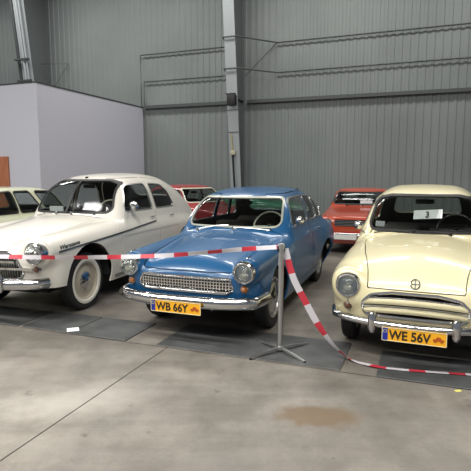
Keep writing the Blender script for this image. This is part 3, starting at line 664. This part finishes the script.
both(lambda s: MB().add(*tube_vf([(-.13, s*.15, .33), (-.05, s*.15, .39)], .006, 6)).build('plate_bracket', [M['dark']], cream))
q = MB(); n = 28; fxz = lambda y_, z_: float(front_x(Fc, [y_], z_)[0])-.006
q.add(*tube_vf([(fxz(.036*math.cos(2*PI*k/n), .712+.036*math.sin(2*PI*k/n)), .036*math.cos(2*PI*k/n), .712+.036*math.sin(2*PI*k/n)) for k in range(n)], .0048, 6, True))
q.add(*tube_vf([(fxz(t_, .712), t_, .712) for t_ in (-.036, -.012, .012, .036)], .0045, 6)); q.add(*tube_vf([(fxz(0, .712+t_), 0, .712+t_) for t_ in (-.036, -.012, .012, .036)], .0045, 6)); q.build('bonnet_emblem', [M['side_trim']], cream)
wipers(cream, Fc, [(.08, 1.27, .50, 1.36), (-.28, 1.29, .10, 1.275)], M['black'])
mirror(cream, Fc, 1.45, .96, 1, .05, .05)
# registration card standing behind the windshield, and a small sticker
zc = np.array([1.14, 1.235]); xw = ws_x(Fc, 0., zc)+.03
V = [(xw[0], .10, 1.135), (xw[0], -.19, 1.155), (xw[1], -.19, 1.245), (xw[1], .10, 1.225)]; V += [(a+.004, b, d) for a, b, d in V]
cd = mesh_obj('windshield_card', V, [(0, 1, 2, 3), (7, 6, 5, 4), (0, 4, 5, 1), (1, 5, 6, 2), (2, 6, 7, 3), (3, 7, 4, 0)], M['paper'], cream, None, False)
tv, tf = text_vf('3', .085, .0005, 0, .003)
mesh_obj('card_number', [(xw[0]+(xw[1]-xw[0])*((v[1]+.02)/.09)-.010-v[2], -.02-v[0], 1.158+v[1]) for v in tv], tf, M['ink'], cd, None, False)
xw2 = ws_x(Fc, .44, np.array([1.05, 1.10]))+.03
V = [(xw2[0]+.012, .50, 1.045), (xw2[0], .40, 1.045), (xw2[1], .40, 1.10), (xw2[1]+.012, .50, 1.10)]; V += [(a+.004, b, d) for a, b, d in V]
mesh_obj('windshield_sticker', V, [(0, 1, 2, 3), (7, 6, 5, 4), (0, 4, 5, 1), (1, 5, 6, 2), (2, 6, 7, 3), (3, 7, 4, 0)], mat('grey_card', (.4, .4, .4), .6), cream, None, False)

# ------------------------------------------------------------------ background cars
def small_car(name, pose, paint_m, H=1.33, L=3.9, hw=.74, side_windows=None, ws_frame=None, plate_y=None, label='', estate=False, lamps=True):
    k = H/1.4
    rr = [(2.9, H-.01), (3.3, H-.08), (3.55, H-.35), (3.75, .85)] if estate else [(2.6, H-.01), (2.85, H-.06), (3.05, H-.2), (3.3, .98), (3.5, .8)]
    c = dict(W=[(-.1, hw-.06), (.05, hw-.03), (.4, hw), (2, hw+.02), (3.4, hw), (L, hw-.05)], s=[(.15, .94), (.35, .98), (.55, 1), (.75, .985), (.9, .95), (1.1, .88)],
      nose=[(.15, .1), (.4, .03), (.6, .0), (.72, .02), (.8, .06), (.9, .2)], tail=[(.2, L-.1), (.5, L), (.8, L-.04), (1., L-.2)], nose_bow=.07,
      T=[(-.1, .74), (.05, .79), (.4, .84), (1.0, .895), (1.4, .92), (2.8, .92), (3.4, .90), (L-.1, .84), (L+.1, .76)], cT=[(0, .08), (4, .08)], pod=False, pod_y=.5, pod_z=[(0, .7), (1, .7)], pod_r=[(0, .1), (1, .1)], pod_x0=0, pod_x1=1,
      R=[(1.0, .78), (1.28, .92), (1.5, 1.12*k), (1.68, H-.09), (1.85, H-.03), (2.2, H)]+rr, Rsig=.03, G=[(.8, hw-.04), (.95, hw-.07), (1.15, hw-.12), (1.3, hw-.18), (1.4, hw-.24)], split=2.2, ws_curve=.12, crown=.07, k_cab=.09, k_st=.08, k_f=.07)
    F = make_F(c)
    sw = side_windows or [[(1.48, .97), (1.74, H-.14), (2.2, H-.12), (2.22, .97)], [(2.30, .97), (2.28, H-.12), (2.72, H-.15), (2.98, .97)]]
    S = dict(length=L, height=H, front_axle=.7, wheelbase=2.35, arch=.33, arch_z=.3, wheel_r=.29, track=hw-.14, liner_y=hw-.06, sill=.22, voxel=.04, lamp_holes=[(hw-.2, .66, .085)],
      grille=[(-hw+.33, .59), (-hw+.33, .73), (hw-.33, .73), (hw-.33, .59)], grille_r=.02,
      windshield=[(-hw+.13, .965), (-hw+.21, H-.10), (hw-.21, H-.10), (hw-.13, .965)], windshield_r=.04, ws_frame=ws_frame or M['rubber'], ws_frame_w=.018,
      rear_window=[(-hw+.17, 1.0), (-hw+.25, H-.14), (hw-.25, H-.14), (hw-.17, 1.0)], split_x=2.2, side_frame=M['rubber'], side_windows=sw,
      panels=[('bonnet', lambda x, y, z: np.maximum(sdpoly(x, np.abs(y), [(-.3, -.5), (-.3, hw-.12), (1.2, hw-.08), (1.24, -.5)]), .77-z))]+[('front_door', door([(1.42, .3), (1.42, .93), (1.68, H-.07), (2.25, H-.06), (2.25, .3)], s)) for s in (1, -1)],
      rim_mat=M['chrome_dull'], wheel_style='plain', ws_base=1.26, belt=.93, cab_hw=hw-.12, rear_base=2.9, wheel_w=.14)
    r = car(name, pose, F, S, paint_m)
    for s in (1, -1): headlight(r, .015, s*(hw-.2), .66, .075)
    grille_bars(r, F, 'grille_bars', [.61, .64, .67, .70], [], hw-.34, .012, .004, .006, .6, .72, M['chrome_dull'])
    MB().add(*box_vf((.2, 0, .66), (.02, hw*1.2, .18))).build('radiator', [M['dark']], r)
    bumper(r, [(a, b, .43) for a, b in bow(-.10, .06, hw-.06, 4, .2)], BPf(.085, .035)); bumper(r, [(L+.1-(a+.1), -b, .43) for a, b in bow(-.10, .06, hw-.06, 4, .2)], BPf(.085, .035), 'rear_bumper')
    wipers(r, F, [(-.05, 1.28, -.4, 1.33), (.3, 1.28, -.02, 1.29)], M['black'])
    tag(r, label, 'car'); return r, F
def at_px(x, Y, z0=0.):   # lateral position (m) of a sight line at depth Y, from the survey of the photograph
    return (x-235.5)/490.*(Y*.9923+(1.62-z0)*.1236)
red, Fr = small_car('vintage_car', (at_px(357, 10.3), 10.3, 18), P_RED, 1.31, 3.8, .74, label='orange-red small saloon parked behind, between the blue car and the cream car')
plate(red, -.145, .40, '', .44, .11, y0=.18, style='old')
MB().add(*box_vf((1.42, -.12, 1.0), (.03, .26, .09), .1)).build('windshield_card', [M['paper']], red)
red2, _ = small_car('vintage_car', (-.22, 11.5, -45), P_RED2, 1.375, 3.7, .72, label='dark red car far behind, only its roof showing between the white and blue cars', ws_frame=M['ivory'])
green, _ = small_car('vintage_car', (at_px(292, 13.6, 1)+.0, 13.6, 105-180), P_GREEN, 1.22, 3.6, .72, label='green car parked broadside, seen only through the windows of the blue saloon')
pale, _ = small_car('vintage_car', (-4.98, 7.35, 20), P_PALE, 1.40, 4.0, .76, estate=True, label='pale green car at the left edge, behind the white saloon',
    side_windows=[[(1.48, .95), (1.72, 1.30), (2.20, 1.32), (2.26, .95)], [(2.32, .95), (2.26, 1.32), (2.62, 1.32), (2.86, .95)], [(2.99, .95), (2.75, 1.32), (3.2, 1.30), (3.46, .95)]])

# ------------------------------------------------------------------ hall
yw = math.radians(20.7); AL = Vector((math.cos(yw), -math.sin(yw), 0)); NR = Vector((-math.sin(yw), -math.cos(yw), 0))   # along the wall (to the right), out of the wall
W0 = Vector((0, 16, 0))
def wp(u, d, z): p = W0+AL*u+NR*d; return (p.x, p.y, z)
m_wall = noisy(mat('wall_panel', srgb(118, 121, 116), .6), srgb(108, 114, 113), srgb(118, 124, 122), .5, 3)
m_steel = mat('grey_steel', srgb(150, 156, 158), .5); m_steel_d = mat('dark_steel', srgb(60, 63, 64), .6)
# corrugated wall
prof = []; u = -16.; pitch = .21
while u < 14: prof += [(u, 0), (u+.09, 0), (u+.11, .014), (u+.19, .014)]; u += pitch
V = []; F_ = []
for a, b in prof: V += [wp(a, b, 0), wp(a, b, 9.5)]
F_ = [(2*i, 2*i+2, 2*i+3, 2*i+1) for i in range(len(prof)-1)]
tag(mesh_obj('wall_back', V, F_, m_wall, None, None, False), kind='structure')
# floor: slabs with saw-cut joints
m_floor = mat('concrete', (.3, .3, .3), .55)
nt = m_floor.node_tree; N = nt.nodes; Lk = nt.links; b = N['Principled BSDF']
tc = N.new('ShaderNodeTexCoord')
def nnoise(scale, detail, lo, hi, c1, c2, rough=.6, stretch=None):
    nz = N.new('ShaderNodeTexNoise'); nz.inputs['Scale'].default_value = scale; nz.inputs['Detail'].default_value = detail; nz.inputs['Roughness'].default_value = rough
    if stretch:
        mp = N.new('ShaderNodeMapping'); mp.inputs['Scale'].default_value = stretch; mp.inputs['Rotation'].default_value = (0, 0, yw); Lk.new(tc.outputs['Object'], mp.inputs['Vector']); Lk.new(mp.outputs['Vector'], nz.inputs['Vector'])
    else: Lk.new(tc.outputs['Object'], nz.inputs['Vector'])
    cr = N.new('ShaderNodeValToRGB'); e = cr.color_ramp.elements; e[0].position = lo; e[1].position = hi; e[0].color = (*c1, 1); e[1].color = (*c2, 1); Lk.new(nz.outputs['Fac'], cr.inputs['Fac']); return cr.outputs['Color']
def mix(kind, a, bb, fac=1.):
    m = N.new('ShaderNodeMix'); m.data_type = 'RGBA'; m.blend_type = kind; m.inputs['Factor'].default_value = fac; Lk.new(a, m.inputs['A']); Lk.new(bb, m.inputs['B']); return m.outputs['Result']
base = nnoise(.9, 8, .3, .7, srgb(112, 107, 98), srgb(164, 158, 147))
big = nnoise(.35, 3, .35, .65, (.86, .86, .87), (1, 1, 1)); fine = nnoise(40, 3, .3, .7, (.9, .9, .9), (1, 1, 1)); strk = nnoise(1.3, 5, .40, .56, (.76, .76, .76), (1, 1, 1), .6, (1, .25, 1)); spots = nnoise(5, 4, .27, .34, (.62, .6, .58), (1, 1, 1))
med = nnoise(2.6, 9, .38, .62, (.80, .79, .78), (1, 1, 1), .7); drag = nnoise(2.2, 6, .42, .60, (.86, .86, .86), (1, 1, 1), .65, (.35, 2.2, 1))
colr = mix('MULTIPLY', mix('MULTIPLY', mix('MULTIPLY', mix('MULTIPLY', mix('MULTIPLY', base, big), fine), strk), spots), mix('MULTIPLY', med, drag))
# the brown stain
def stain(cx, cy, rx, ry, rot, col, prev, edge=.25, amt=.6):
    mp = N.new('ShaderNodeMapping'); mp.vector_type = 'TEXTURE'; mp.inputs['Location'].default_value = (cx, cy, 0); mp.inputs['Rotation'].default_value = (0, 0, rot); mp.inputs['Scale'].default_value = (rx, ry, 1); Lk.new(tc.outputs['Object'], mp.inputs['Vector'])
    ln = N.new('ShaderNodeVectorMath'); ln.operation = 'LENGTH'; Lk.new(mp.outputs['Vector'], ln.inputs[0])
    nz = N.new('ShaderNodeTexNoise'); nz.inputs['Scale'].default_value = 9; nz.inputs['Detail'].default_value = 5; Lk.new(tc.outputs['Object'], nz.inputs['Vector'])
    ad = N.new('ShaderNodeMath'); ad.operation = 'MULTIPLY_ADD'; ad.inputs[1].default_value = .9; Lk.new(nz.outputs['Fac'], ad.inputs[0]); Lk.new(ln.outputs['Value'], ad.inputs[2])
    mr = N.new('ShaderNodeMapRange'); mr.inputs['From Min'].default_value = 1.35-edge; mr.inputs['From Max'].default_value = 1.35+edge; mr.inputs['To Min'].default_value = amt; mr.inputs['To Max'].default_value = 0; Lk.new(ad.outputs[0], mr.inputs['Value'])
    m = N.new('ShaderNodeMix'); m.data_type = 'RGBA'; Lk.new(mr.outputs[0], m.inputs['Factor']); Lk.new(prev, m.inputs['A']); m.inputs['B'].default_value = (*col, 1); return m.outputs['Result']
def gp(x, y, z=0.):
    """ground point under a surveyed sight line"""
    t = (y-235.5)/490.; th = math.radians(7.1); k = (t*math.cos(th)+math.sin(th))/(math.cos(th)-t*math.sin(th)); p = 1.62-z; Y = p/k
    return ((x-235.5)/490.*(Y*math.cos(th)+p*math.sin(th)), Y)
sx, sy = gp(318, 416); colr = stain(sx, sy, .30, .16, -.1, srgb(104, 86, 62), colr, .2, .8)
sx, sy = gp(80, 400); colr = stain(sx, sy, .5, .25, .3, srgb(205, 200, 190), colr, .5, .35)
sx, sy = gp(200, 470); colr = stain(sx, sy, .5, .12, .3, srgb(110, 105, 100), colr, .5, .4)
Lk.new(colr, b.inputs['Base Color'])
rn = nnoise(2, 4, .3, .7, (.42, .42, .42), (.62, .62, .62)); Lk.new(rn, b.inputs['Roughness'])
m_joint = mat('joint', srgb(112, 106, 98), .9)
j0 = Vector((*gp(165, 349), 0)); uj = (j0-W0).dot(AL)
us = [-18]+[uj+6*k for k in range(-2, 3)]+[18]; 
dl = (Vector((*gp(235, 352), 0))-W0).dot(NR)
ds = [-.2, 4.0, 11.03, 24]; g = .0045; V = []; F_ = []; mi = []
us = sorted(us); 
for i in range(len(us)-1):
    for j in range(len(ds)-1):
        k = len(V); V += [wp(us[i]+g, ds[j]+g, 0), wp(us[i+1]-g, ds[j]+g, 0), wp(us[i+1]-g, ds[j+1]-g, 0), wp(us[i]+g, ds[j+1]-g, 0)]; F_.append((k+3, k+2, k+1, k)); mi.append(0)
k = len(V); V += [wp(us[0], ds[0], -.008), wp(us[-1], ds[0], -.008), wp(us[-1], ds[-1], -.008), wp(us[0], ds[-1], -.008)]; F_.append((k+3, k+2, k+1, k)); mi.append(1)
tag(mesh_obj('floor', V, F_, [m_floor, m_joint], None, mi, False), kind='structure')

# partition room at the left, with its door
m_part = mat('partition_paint', srgb(186, 187, 196), .7); HP = 3.87
pc0 = Vector((-4.92, 12.46, 0)); pu = (pc0-W0).dot(AL); pd = (pc0-W0).dot(NR)
def pbox(name, u0, u1, d0, d1, z0, z1, m, parent=None, bevel=0):
    uc, dc = (u0+u1)/2, (d0+d1)/2; p = wp(uc, dc, (z0+z1)/2); V, F = box_vf(p, (abs(u1-u0), abs(d1-d0), z1-z0), -yw, bevel); o = MB().add(V, F).build(name, [m], parent, False); return o
tag(pbox('wall_partition_front', pu-7, pu, pd-.12, pd, 0, HP, m_part), kind='structure')
tag(pbox('wall_partition_side', pu-.12, pu, .06, pd-.122, 0, HP, m_part), kind='structure')
tag(pbox('trim_1', pu-7.02, pu+.02, pd-.14, pd+.02, HP, HP+.03, m_steel_d), kind='structure'); tag(pbox('trim_2', pu-.14, pu+.02, .06, pd-.142, HP, HP+.03, m_steel_d), kind='structure')
# door: right edge seen at x=10
t = None
for k in range(400):
    uu = pu-k*.01; p = wp(uu, pd, 1.9); Yd = p[1]
    if p[0] < at_px(9.5, Yd, 1.9): t = uu; break
m_door = noisy(mat('door_wood', srgb(160, 100, 70), .5), srgb(150, 92, 62), srgb(172, 110, 78), 2, 5, stretch=(8, 8, 1))
dr = pbox('door_1', t-.9, t, pd+.002, pd+.045, .01, 2.08, m_door, None, .006); tag(dr, kind='structure')
hd = pbox('door_handle', t-.86, t-.74, pd+.05, pd+.075, 1.0, 1.03, M['chrome_dull'], dr); 

m_web_shaded = mat('web_steel_shaded', srgb(92, 97, 97), .6)  # column steel darkened: shade behind the front flange is put into the colour
# tapered steel portal columns
def column(px, label, flange=.34, ribs=(3.92,)):
    # place where its front flange shows at px near eye level
    best = None
    for k in range(3000):
        uu = -14+k*.01; p = wp(uu, .55, 1.7)
        if p[0] > at_px(px, p[1], 1.7): best = uu; break
    root = empty('steel_column', wp(best, 0, 0), -yw); tag(root, label, 'column')
    d0, d1, H = .42, 1.55, 9.3; t = .014; hf = flange/2; q = MB()
    def prism(x0, x1, ya0, ya1, yb0, yb1, z0=0, z1=H): # local: -y is out of the wall
        return [(x0, -ya0, z0), (x1, -ya0, z0), (x1, -ya1, z0), (x0, -ya1, z0), (x0, -yb0, z1), (x1, -yb0, z1), (x1, -yb1, z1), (x0, -yb1, z1)], [(0, 1, 2, 3), (7, 6, 5, 4), (0, 4, 5, 1), (1, 5, 6, 2), (2, 6, 7, 3), (3, 7, 4, 0)]
    MB().add(*prism(-hf, hf, d0-t, d0, d1-t, d1)).build('front_flange', [m_steel], root, False)
    MB().add(*prism(-.006, .006, .07, d0-t, .07, d1-t)).build('web', [m_web_shaded], root, False)
    MB().add(*prism(-hf*.5, hf*.5, .055, .07, .055, .07)).build('back_flange', [m_web_shaded], root, False)
    for z in ribs:
        dd = d0+(d1-d0)*z/H; MB().add(*box_vf((0, -(dd+.07)/2, z), (flange*.5, dd-.09, .015))).build('stiffener', [m_web_shaded], root, False)
    for z in (2.9, 3.55):
        dd = d0+(d1-d0)*z/H; MB().add(*box_vf((0, -dd-.004, z), (flange*1.02, .012, .02))).build('flange_joint', [m_steel_d], root, False)
    MB().add(*box_vf((0, -.24, .01), (.5, .52, .02))).build('base_plate', [m_steel_d], root, False)
    return root, best, lambda z: d0+(d1-d0)*z/H
colA, uA, dA = column(236, 'tall grey steel column on the back wall behind the blue car')
colB, uB, dB = column(42.5, 'tall grey steel column rising behind the white partition at the left', .46, ribs=())
# pipes and brackets on the left column
for k, (du, rr) in enumerate(((-.33, .07), (.0, .045), (.10, .035))):
    zz = (3.0, 9.2); off = .05+rr if k else -.05
    o = MB().add(*tube_vf([wp(uB+du, dB(z)+off, z) for z in zz], rr, 12)).build('drain_pipe' if k == 0 else 'cable_conduit', [m_steel_d if k == 0 else m_steel], None)
    tag(o, ['dark pipe running up along the left side of the column above the partition', 'wider pale conduit on the face of the column above the partition', 'thinner pale conduit on the right of the column above the partition'][k], 'pipe')
    if k == 1:
        pass
for z, lb in ((4.46, 'lowest'), (4.85, 'middle'), (5.55, 'uppermost')):
    o = MB().add(*sweep_vf([wp(uB-.36, dB(z)+.12, z), wp(uB+.22, dB(z)+.12, z)], [(-.05, -.03), (.05, -.03), (.05, .03), (-.05, .03)])).build('pipe_bracket', [m_steel_d], None, False)
    tag(o, lb+' dark bracket strapping the pipes to the left column', 'bracket', 'pipe brackets on the left column')
# wall rails: find z at surveyed heights
def zline(px, py, d=.06):
    for k in range(4000):
        uu = -14+k*.01; p = wp(uu, d, 0)
        if p[0] > at_px(px, p[1], 3.9): break
    th = math.radians(7.1); tt = (py-235.5)/490.; kk = (tt*math.cos(th)+math.sin(th))/(math.cos(th)-tt*math.sin(th)); z = 1.62-kk*p[1]
    for k in range(4000):
        uu = -14+k*.01; p = wp(uu, d, 0)
        if p[0] > at_px(px, p[1], z): break
    return uu, z
uL, z1 = zline(141, 56); _, z2 = zline(145, 82); _, z3 = zline(145, 107); uM, z1r = zline(305, 39); _, z2r = zline(305, 70); _, z3r = zline(305, 99.5)
open('/tmp/dbg','w').write(str(('rails', z1, z2, z3, z1r, z2r, z3r, uL, uA)))
def rail(name, z, u0, rr, label, m, jog=True, down=None):
    pth = []
    if down: pth.append(wp(u0, .10, down))
    pth += [wp(u0, .10, z)]
    if jog: dd = dA(z)+.05; pth += [wp(uA-.42, .10, z), wp(uA-.2, dd, z), wp(uA+.2, dd, z), wp(uA+1.15, .10, z-.02)]
    pth += [wp(9.5, .10, z)]
    if name == 'wall_ledge': 
        q = MB(); 
        for a, bb in ((u0, uA-.2), (uA+.2, 9.5)): q.add(*sweep_vf([wp(a, .09, z), wp(bb, .09, z)], [(-.06, -.05), (.06, -.05), (.06, .05), (-.06, .05)]))
        o = q.build(name, [m], None, False)
    else: o = MB().add(*tube_vf(pth, rr, 8)).build(name, [m], None)
    tag(o, label, 'pipe' if name != 'wall_ledge' else 'ledge')
m_rail = mat('rail_steel', srgb(62, 66, 66), .5)
rail('wall_pipe', (z1+z1r)/2, uL, .022, 'uppermost thin dark pipe along the back wall', m_rail, True, (z3+z3r)/2)
rail('wall_pipe', (z2+z2r)/2, uL+.12, .022, 'thin dark pipe along the back wall just above the thick ledge', m_rail, True, (z3+z3r)/2)
rail('wall_ledge', (z3+z3r)/2, uL+.1, .05, 'thick dark horizontal ledge on the back wall', m_rail)
# diagonal ties
za = (z1+z1r)/2
o = MB().add(*tube_vf([wp(uA+1.15, .1, za-.02), wp(uA+.2, .35, za-1.0)], .014, 6)).build('diagonal_tie', [m_rail]); tag(o, 'thin diagonal tie beside the central column', 'rod')
o = MB().add(*tube_vf([wp(uB+.2, .60, 5.50), wp(uB+1.0, .10, 5.55), wp(uB+.45, .25, 4.75)], .016, 6)).build('diagonal_tie', [m_rail]); tag(o, 'thin bent tie beside the left column above the partition', 'rod')
# loudspeaker box on the central column
zb = 1.62+(174-102)/490*15.
bx = empty('wall_speaker', wp(uA+.03, dA(zb)+.0, zb), -yw); tag(bx, 'small black loudspeaker hanging on the central steel column', 'speaker')
MB().add(*box_vf((.02, -.17, -.02), (.26, .2, .32), 0, .03, 2)).build('speaker_case', [M['black']], bx); MB().add(*box_vf((-.06, -.06, .19), (.30, .12, .03), 0, .01)).build('bracket', [m_steel_d], bx)
o = empty('cable_conduit', wp(uA-.03, dA(2.2), 0), -yw); tag(o, 'thin cable with a yellow sleeve running down the central column', 'cable')
MB().add(*tube_vf([(0, -.09, 2.22), (.03, -.0, 1.2), (.03, .14, .03)], .03, 8)).build('cable', [M['black']], o); MB().add(*tube_vf([(-.01, -.07, 2.30), (-.04, -.09, 2.85)], .016, 8)).build('sleeve', [mat('yellow_sleeve', srgb(160, 150, 90), .5)], o); MB().add(*box_vf((0, -.05, 2.28), (.14, .08, .14), 0, .01)).build('junction_box', [mat('junction_box', srgb(165, 160, 135), .5)], o)
# roof of the hall, high above
tag(mesh_obj('ceiling', [wp(-18, -.2, 9.5), wp(18, -.2, 9.5), wp(18, 24, 9.5), wp(-18, 24, 9.5)], [(0, 1, 2, 3)], mat('ceiling_sheet', (.25, .25, .25), .8), None, None, False), kind='structure')

# ------------------------------------------------------------------ floor mats
m_mat = noisy(mat('mat_rubber', srgb(92, 96, 98), .5), srgb(62, 64, 64), srgb(84, 86, 85), 3, 6, bump=.2, bscale=60)
def quad_mat(px4, label, name='floor_mat', th=.008, m=None, z=0):
    P = [gp(*p) for p in px4]; V = [(a, b_, z+.0005) for a, b_ in P]+[(a, b_, z+th) for a, b_ in P]
    bm = bmesh.new(); vs = [bm.verts.new(v) for v in V]
    for f in ((3, 2, 1, 0), (4, 5, 6, 7), (0, 1, 5, 4), (1, 2, 6, 5), (2, 3, 7, 6), (3, 0, 4, 7)): bm.faces.new([vs[i] for i in f])
    bmesh.ops.recalc_face_normals(bm, faces=bm.faces); me = bpy.data.meshes.new(name); bm.to_mesh(me); bm.free(); me.materials.append(m or m_mat)
    o = link(bpy.data.objects.new(name, me)); tag(o, label, 'mat', 'rubber floor mats under the cars'); return o
# built on the hall's own axes: (u0,u1) along the wall, (d0,d1) out of it, fitted to the surveyed corners
def uv(x, y): p = Vector((*gp(x, y), 0))-W0; return p.dot(AL), p.dot(NR)
open('/tmp/dbg','a').write(str([tuple(round(c, 2) for c in uv(*p)) for p in ((25, 328), (125, 341), (158, 324), (70, 333), (157, 345), (340, 371), (357, 358), (370, 376), (471, 389), (385, 361), (60, 313), (175, 330))]))
def mat_uv(u0, u1, d0, d1, label, z=0., th=.008):
    V, F = box_vf((0, 0, 0), (u1-u0, d1-d0, th), -yw, .003, 1); c = wp((u0+u1)/2, (d0+d1)/2, z+th/2+.0006)
    o = MB().add([(a+c[0], b_+c[1], d+c[2]) for a, b_, d in V], F).build('floor_mat', [m_mat], None, False); tag(o, label, 'mat', 'rubber floor mats under the cars'); return o
mat_uv(.2, 1.66, 10.44, 11.02, 'dark grey floor mat at the left edge, under the nose of the white car')
mat_uv(1.70, 2.32, 10.42, 11.01, 'dark grey floor mat in front of the white car wheel, left of the paper')
mat_uv(2.34, 3.01, 10.42, 11.02, 'dark grey floor mat between the white car wheel and the blue car')
mat_uv(3.35, 5.09, 10.30, 11.01, 'long dark grey floor mat in front of the blue car, under the barrier post')
mat_uv(5.38, 7.6, 10.40, 11.03, 'dark grey floor mat in front of the cream car')
pp = gp(73, 330.5); V, F_ = box_vf((pp[0], pp[1], .0108), (.12, .12, .002), .35)
o = MB().add(V, F_).build('paper_sheet', [M['paper']], None, False); tag(o, 'small white paper lying on the dark mat before the white car', 'paper')
pp = gp(458, 391); V, F_ = box_vf((pp[0], pp[1], .0015), (.05, .03, .002), .2); o = MB().add(V, F_).build('paper_scrap', [M['star']], None, False); tag(o, 'tiny yellow scrap on the floor at the right, below the cream car', 'scrap')

# ------------------------------------------------------------------ stanchions and tape
m_post = mat('post_steel', (.48, .48, .47), .32, .9)
def stanchion(x, y, label):
    root = empty('barrier_post', (x, y, 0), .35); tag(root, label, 'barrier post', 'barrier posts')
    MB().add(*lathe_vf([(.035, .001), (.035, .025), (.96, .025), (.962, .030), (1.0, .030), (1.008, .022), (1.012, .001)], 20, 'z')).build('pole', [m_post], root)
    for k in range(4):
        a = PI/2*k+.25; L = .33
        q = MB(); q.add(*sweep_vf([(.0, 0, .045), (L*.5*math.cos(a), L*.5*math.sin(a), .035), (L*math.cos(a), L*math.sin(a), .014)], [(-.014, -.008), (.014, -.008), (.012, .008), (-.012, .008)]))
        lg = q.build('leg', [m_post], root, False)
        MB().add(*lathe_vf([(.0, .016), (.012, .016), (.02, .001)], 12, 'z', (L*math.cos(a), L*math.sin(a), 0))).build('foot', [M['black']], lg)
    MB().add(*lathe_vf([(.03, .03), (.06, .03), (.065, .02)], 16, 'z')).build('hub', [m_post], root)
    for k in range(2):
        MB().add(*box_vf((.028*(1 if k else -1), 0, .96), (.012, .02, .05), 0, .003)).build('tape_clip', [M['black']], root)
px_, py_ = gp(280, 352)
stanchion(px_, py_, 'slim chrome barrier post standing between the blue car and the cream car')
tr_ = mat('tape_red', srgb(190, 52, 66), .4); tw_ = mat('tape_white', srgb(200, 196, 200), .4)
def tape(pts, w, name, label, period=.30, red=.42, flat=None, phase=0.):
    # dense resample with arc length
    P = [Vector(p) for p in pts]; R = []
    for i in range(len(P)-1):
        p0 = P[max(i-1, 0)]; p1 = P[i]; p2 = P[i+1]; p3 = P[min(i+2, len(P)-1)]
        for k in range(12):
            t = k/12; R.append(.5*((2*p1)+(p2-p0)*t+(2*p0-5*p1+4*p2-p3)*t*t+(-p0+3*p1-3*p2+p3)*t**3))
    R.append(P[-1]); S = [0]
    for i in range(1, len(R)): S.append(S[-1]+(R[i]-R[i-1]).length)
    L = S[-1]; cuts = sorted(set([0, L]+[k*.03 for k in range(int(L/.03)+1)]+[s for k in range(-1, int(L/period)+2) for s in (k*period+phase, (k+red)*period+phase) if 0 < s < L]))
    V = []; F = []; mi = []
    import bisect
    for s in cuts:
        i = min(max(bisect.bisect_right(S, s)-1, 0), len(R)-2); f = (s-S[i])/max(S[i+1]-S[i], 1e-9); p = R[i].lerp(R[i+1], f); tg = (R[i+1]-R[i]).normalized()
        fl = flat(s, L) if flat else 0; up = Vector((0, 0, 1)); sd = tg.cross(up).normalized(); vv = sd.cross(tg).normalized(); wv = vv*math.cos(fl)+sd*math.sin(fl); nn = tg.cross(wv).normalized()*.0006
        V += [p-wv*w/2-nn, p+wv*w/2-nn, p+wv*w/2+nn, p-wv*w/2+nn]
    for i in range(len(cuts)-1):
        mid = (cuts[i]+cuts[i+1])/2; r = (((mid-phase)/period) % 1) < red
        for k in range(4): F.append((4*i+k, 4*i+(k+1) % 4, 4*i+4+(k+1) % 4, 4*i+4+k)); mi.append(0 if r else 1)
    n = len(V)-4; F += [(0, 1, 2, 3), (n+3, n+2, n+1, n)]; mi += [0, 0]
    o = mesh_obj(name, V, F, [tr_, tw_], None, mi, False); tag(o, label, 'tape', 'red and white barrier tapes'); return o
def sight(x, y, Y):
    """point at depth Y on a surveyed sight line"""
    t = (y-235.5)/490.; th = math.radians(7.1); k = (t*math.cos(th)+math.sin(th))/(math.cos(th)-t*math.sin(th)); p = k*Y
    return ((x-235.5)/490.*(Y*math.cos(th)+p*math.sin(th)), Y, 1.62-p)
lx = -3.05
stanchion(lx, 4.62, 'chrome barrier post beyond the left edge, holding the far end of the tape')
tape([(lx+.03, 4.62, .97), sight(-60, 255, 4.55), sight(0, 256.5, 4.5), sight(60, 257.5, 4.46), sight(115, 257, 4.43), sight(165, 255.5, 4.4), sight(205, 252.5, 4.38), sight(245, 249, 4.36), (px_-.037, py_, .975)], .040, 'barrier_tape', 'red and white tape strung level in front of the white and blue cars', .31, .42, lambda s, L: .5*math.sin(s*5), .02)
g1 = gp(352, 361); 
tape([(px_+.037, py_, .96), sight(293, 277, 4.31), sight(305, 301, 4.28), sight(319, 326, 4.24), sight(335, 347, 4.18), (g1[0], g1[1], .012), (*gp(374, 367), .011), (*gp(400, 370.5), .011), (*gp(440, 373.5), .011), (*gp(480, 376.5), .011), (*gp(560, 384), .011)], .068, 'barrier_tape', 'red and white tape sagging from the post down onto the floor before the cream car', .31, .42,
     lambda s, L: .3+1.15*min(1, max(0, (s-.75)/.5)), .10)

# ------------------------------------------------------------------ light
w = bpy.data.worlds.new('hall_air'); SC.world = w; w.use_nodes = True; w.node_tree.nodes['Background'].inputs['Color'].default_value = (.80, .86, 1, 1); w.node_tree.nodes['Background'].inputs['Strength'].default_value = .2
def lamp(u, d, z, e, sx, sy, col=(1, .975, .94)):
    l = bpy.data.lights.new('hall_lamp', 'AREA'); l.shape = 'RECTANGLE'; l.size = sx; l.size_y = sy; l.energy = e*.75; l.color = col
    o = bpy.data.objects.new('hall_lamp', l); o.location = wp(u, d, z); o.rotation_euler = (0, 0, -yw); link(o)
for i, d in enumerate((3.2, 14.6, 19.5)):
    for u in (-8.5, -4.5, -.5, 3.5, 7.5): lamp(u, d, 8.6, (240, 430, 400)[i], 3.0, 1.0)
# ------------------------------------------------------------------ camera
cam = bpy.data.cameras.new('camera'); cam.sensor_width = 36; cam.sensor_fit = 'HORIZONTAL'; cam.lens = 36*490/471.
co = bpy.data.objects.new('camera', cam); co.location = (0, 0, 1.62); co.rotation_euler = (math.radians(90-7.1), 0, 0); link(co); SC.camera = co
SC.view_settings.view_transform = 'Standard'; SC.view_settings.look = 'None'; SC.view_settings.gamma = 1; SC.view_settings.use_curve_mapping = False; SC.view_settings.exposure = .22
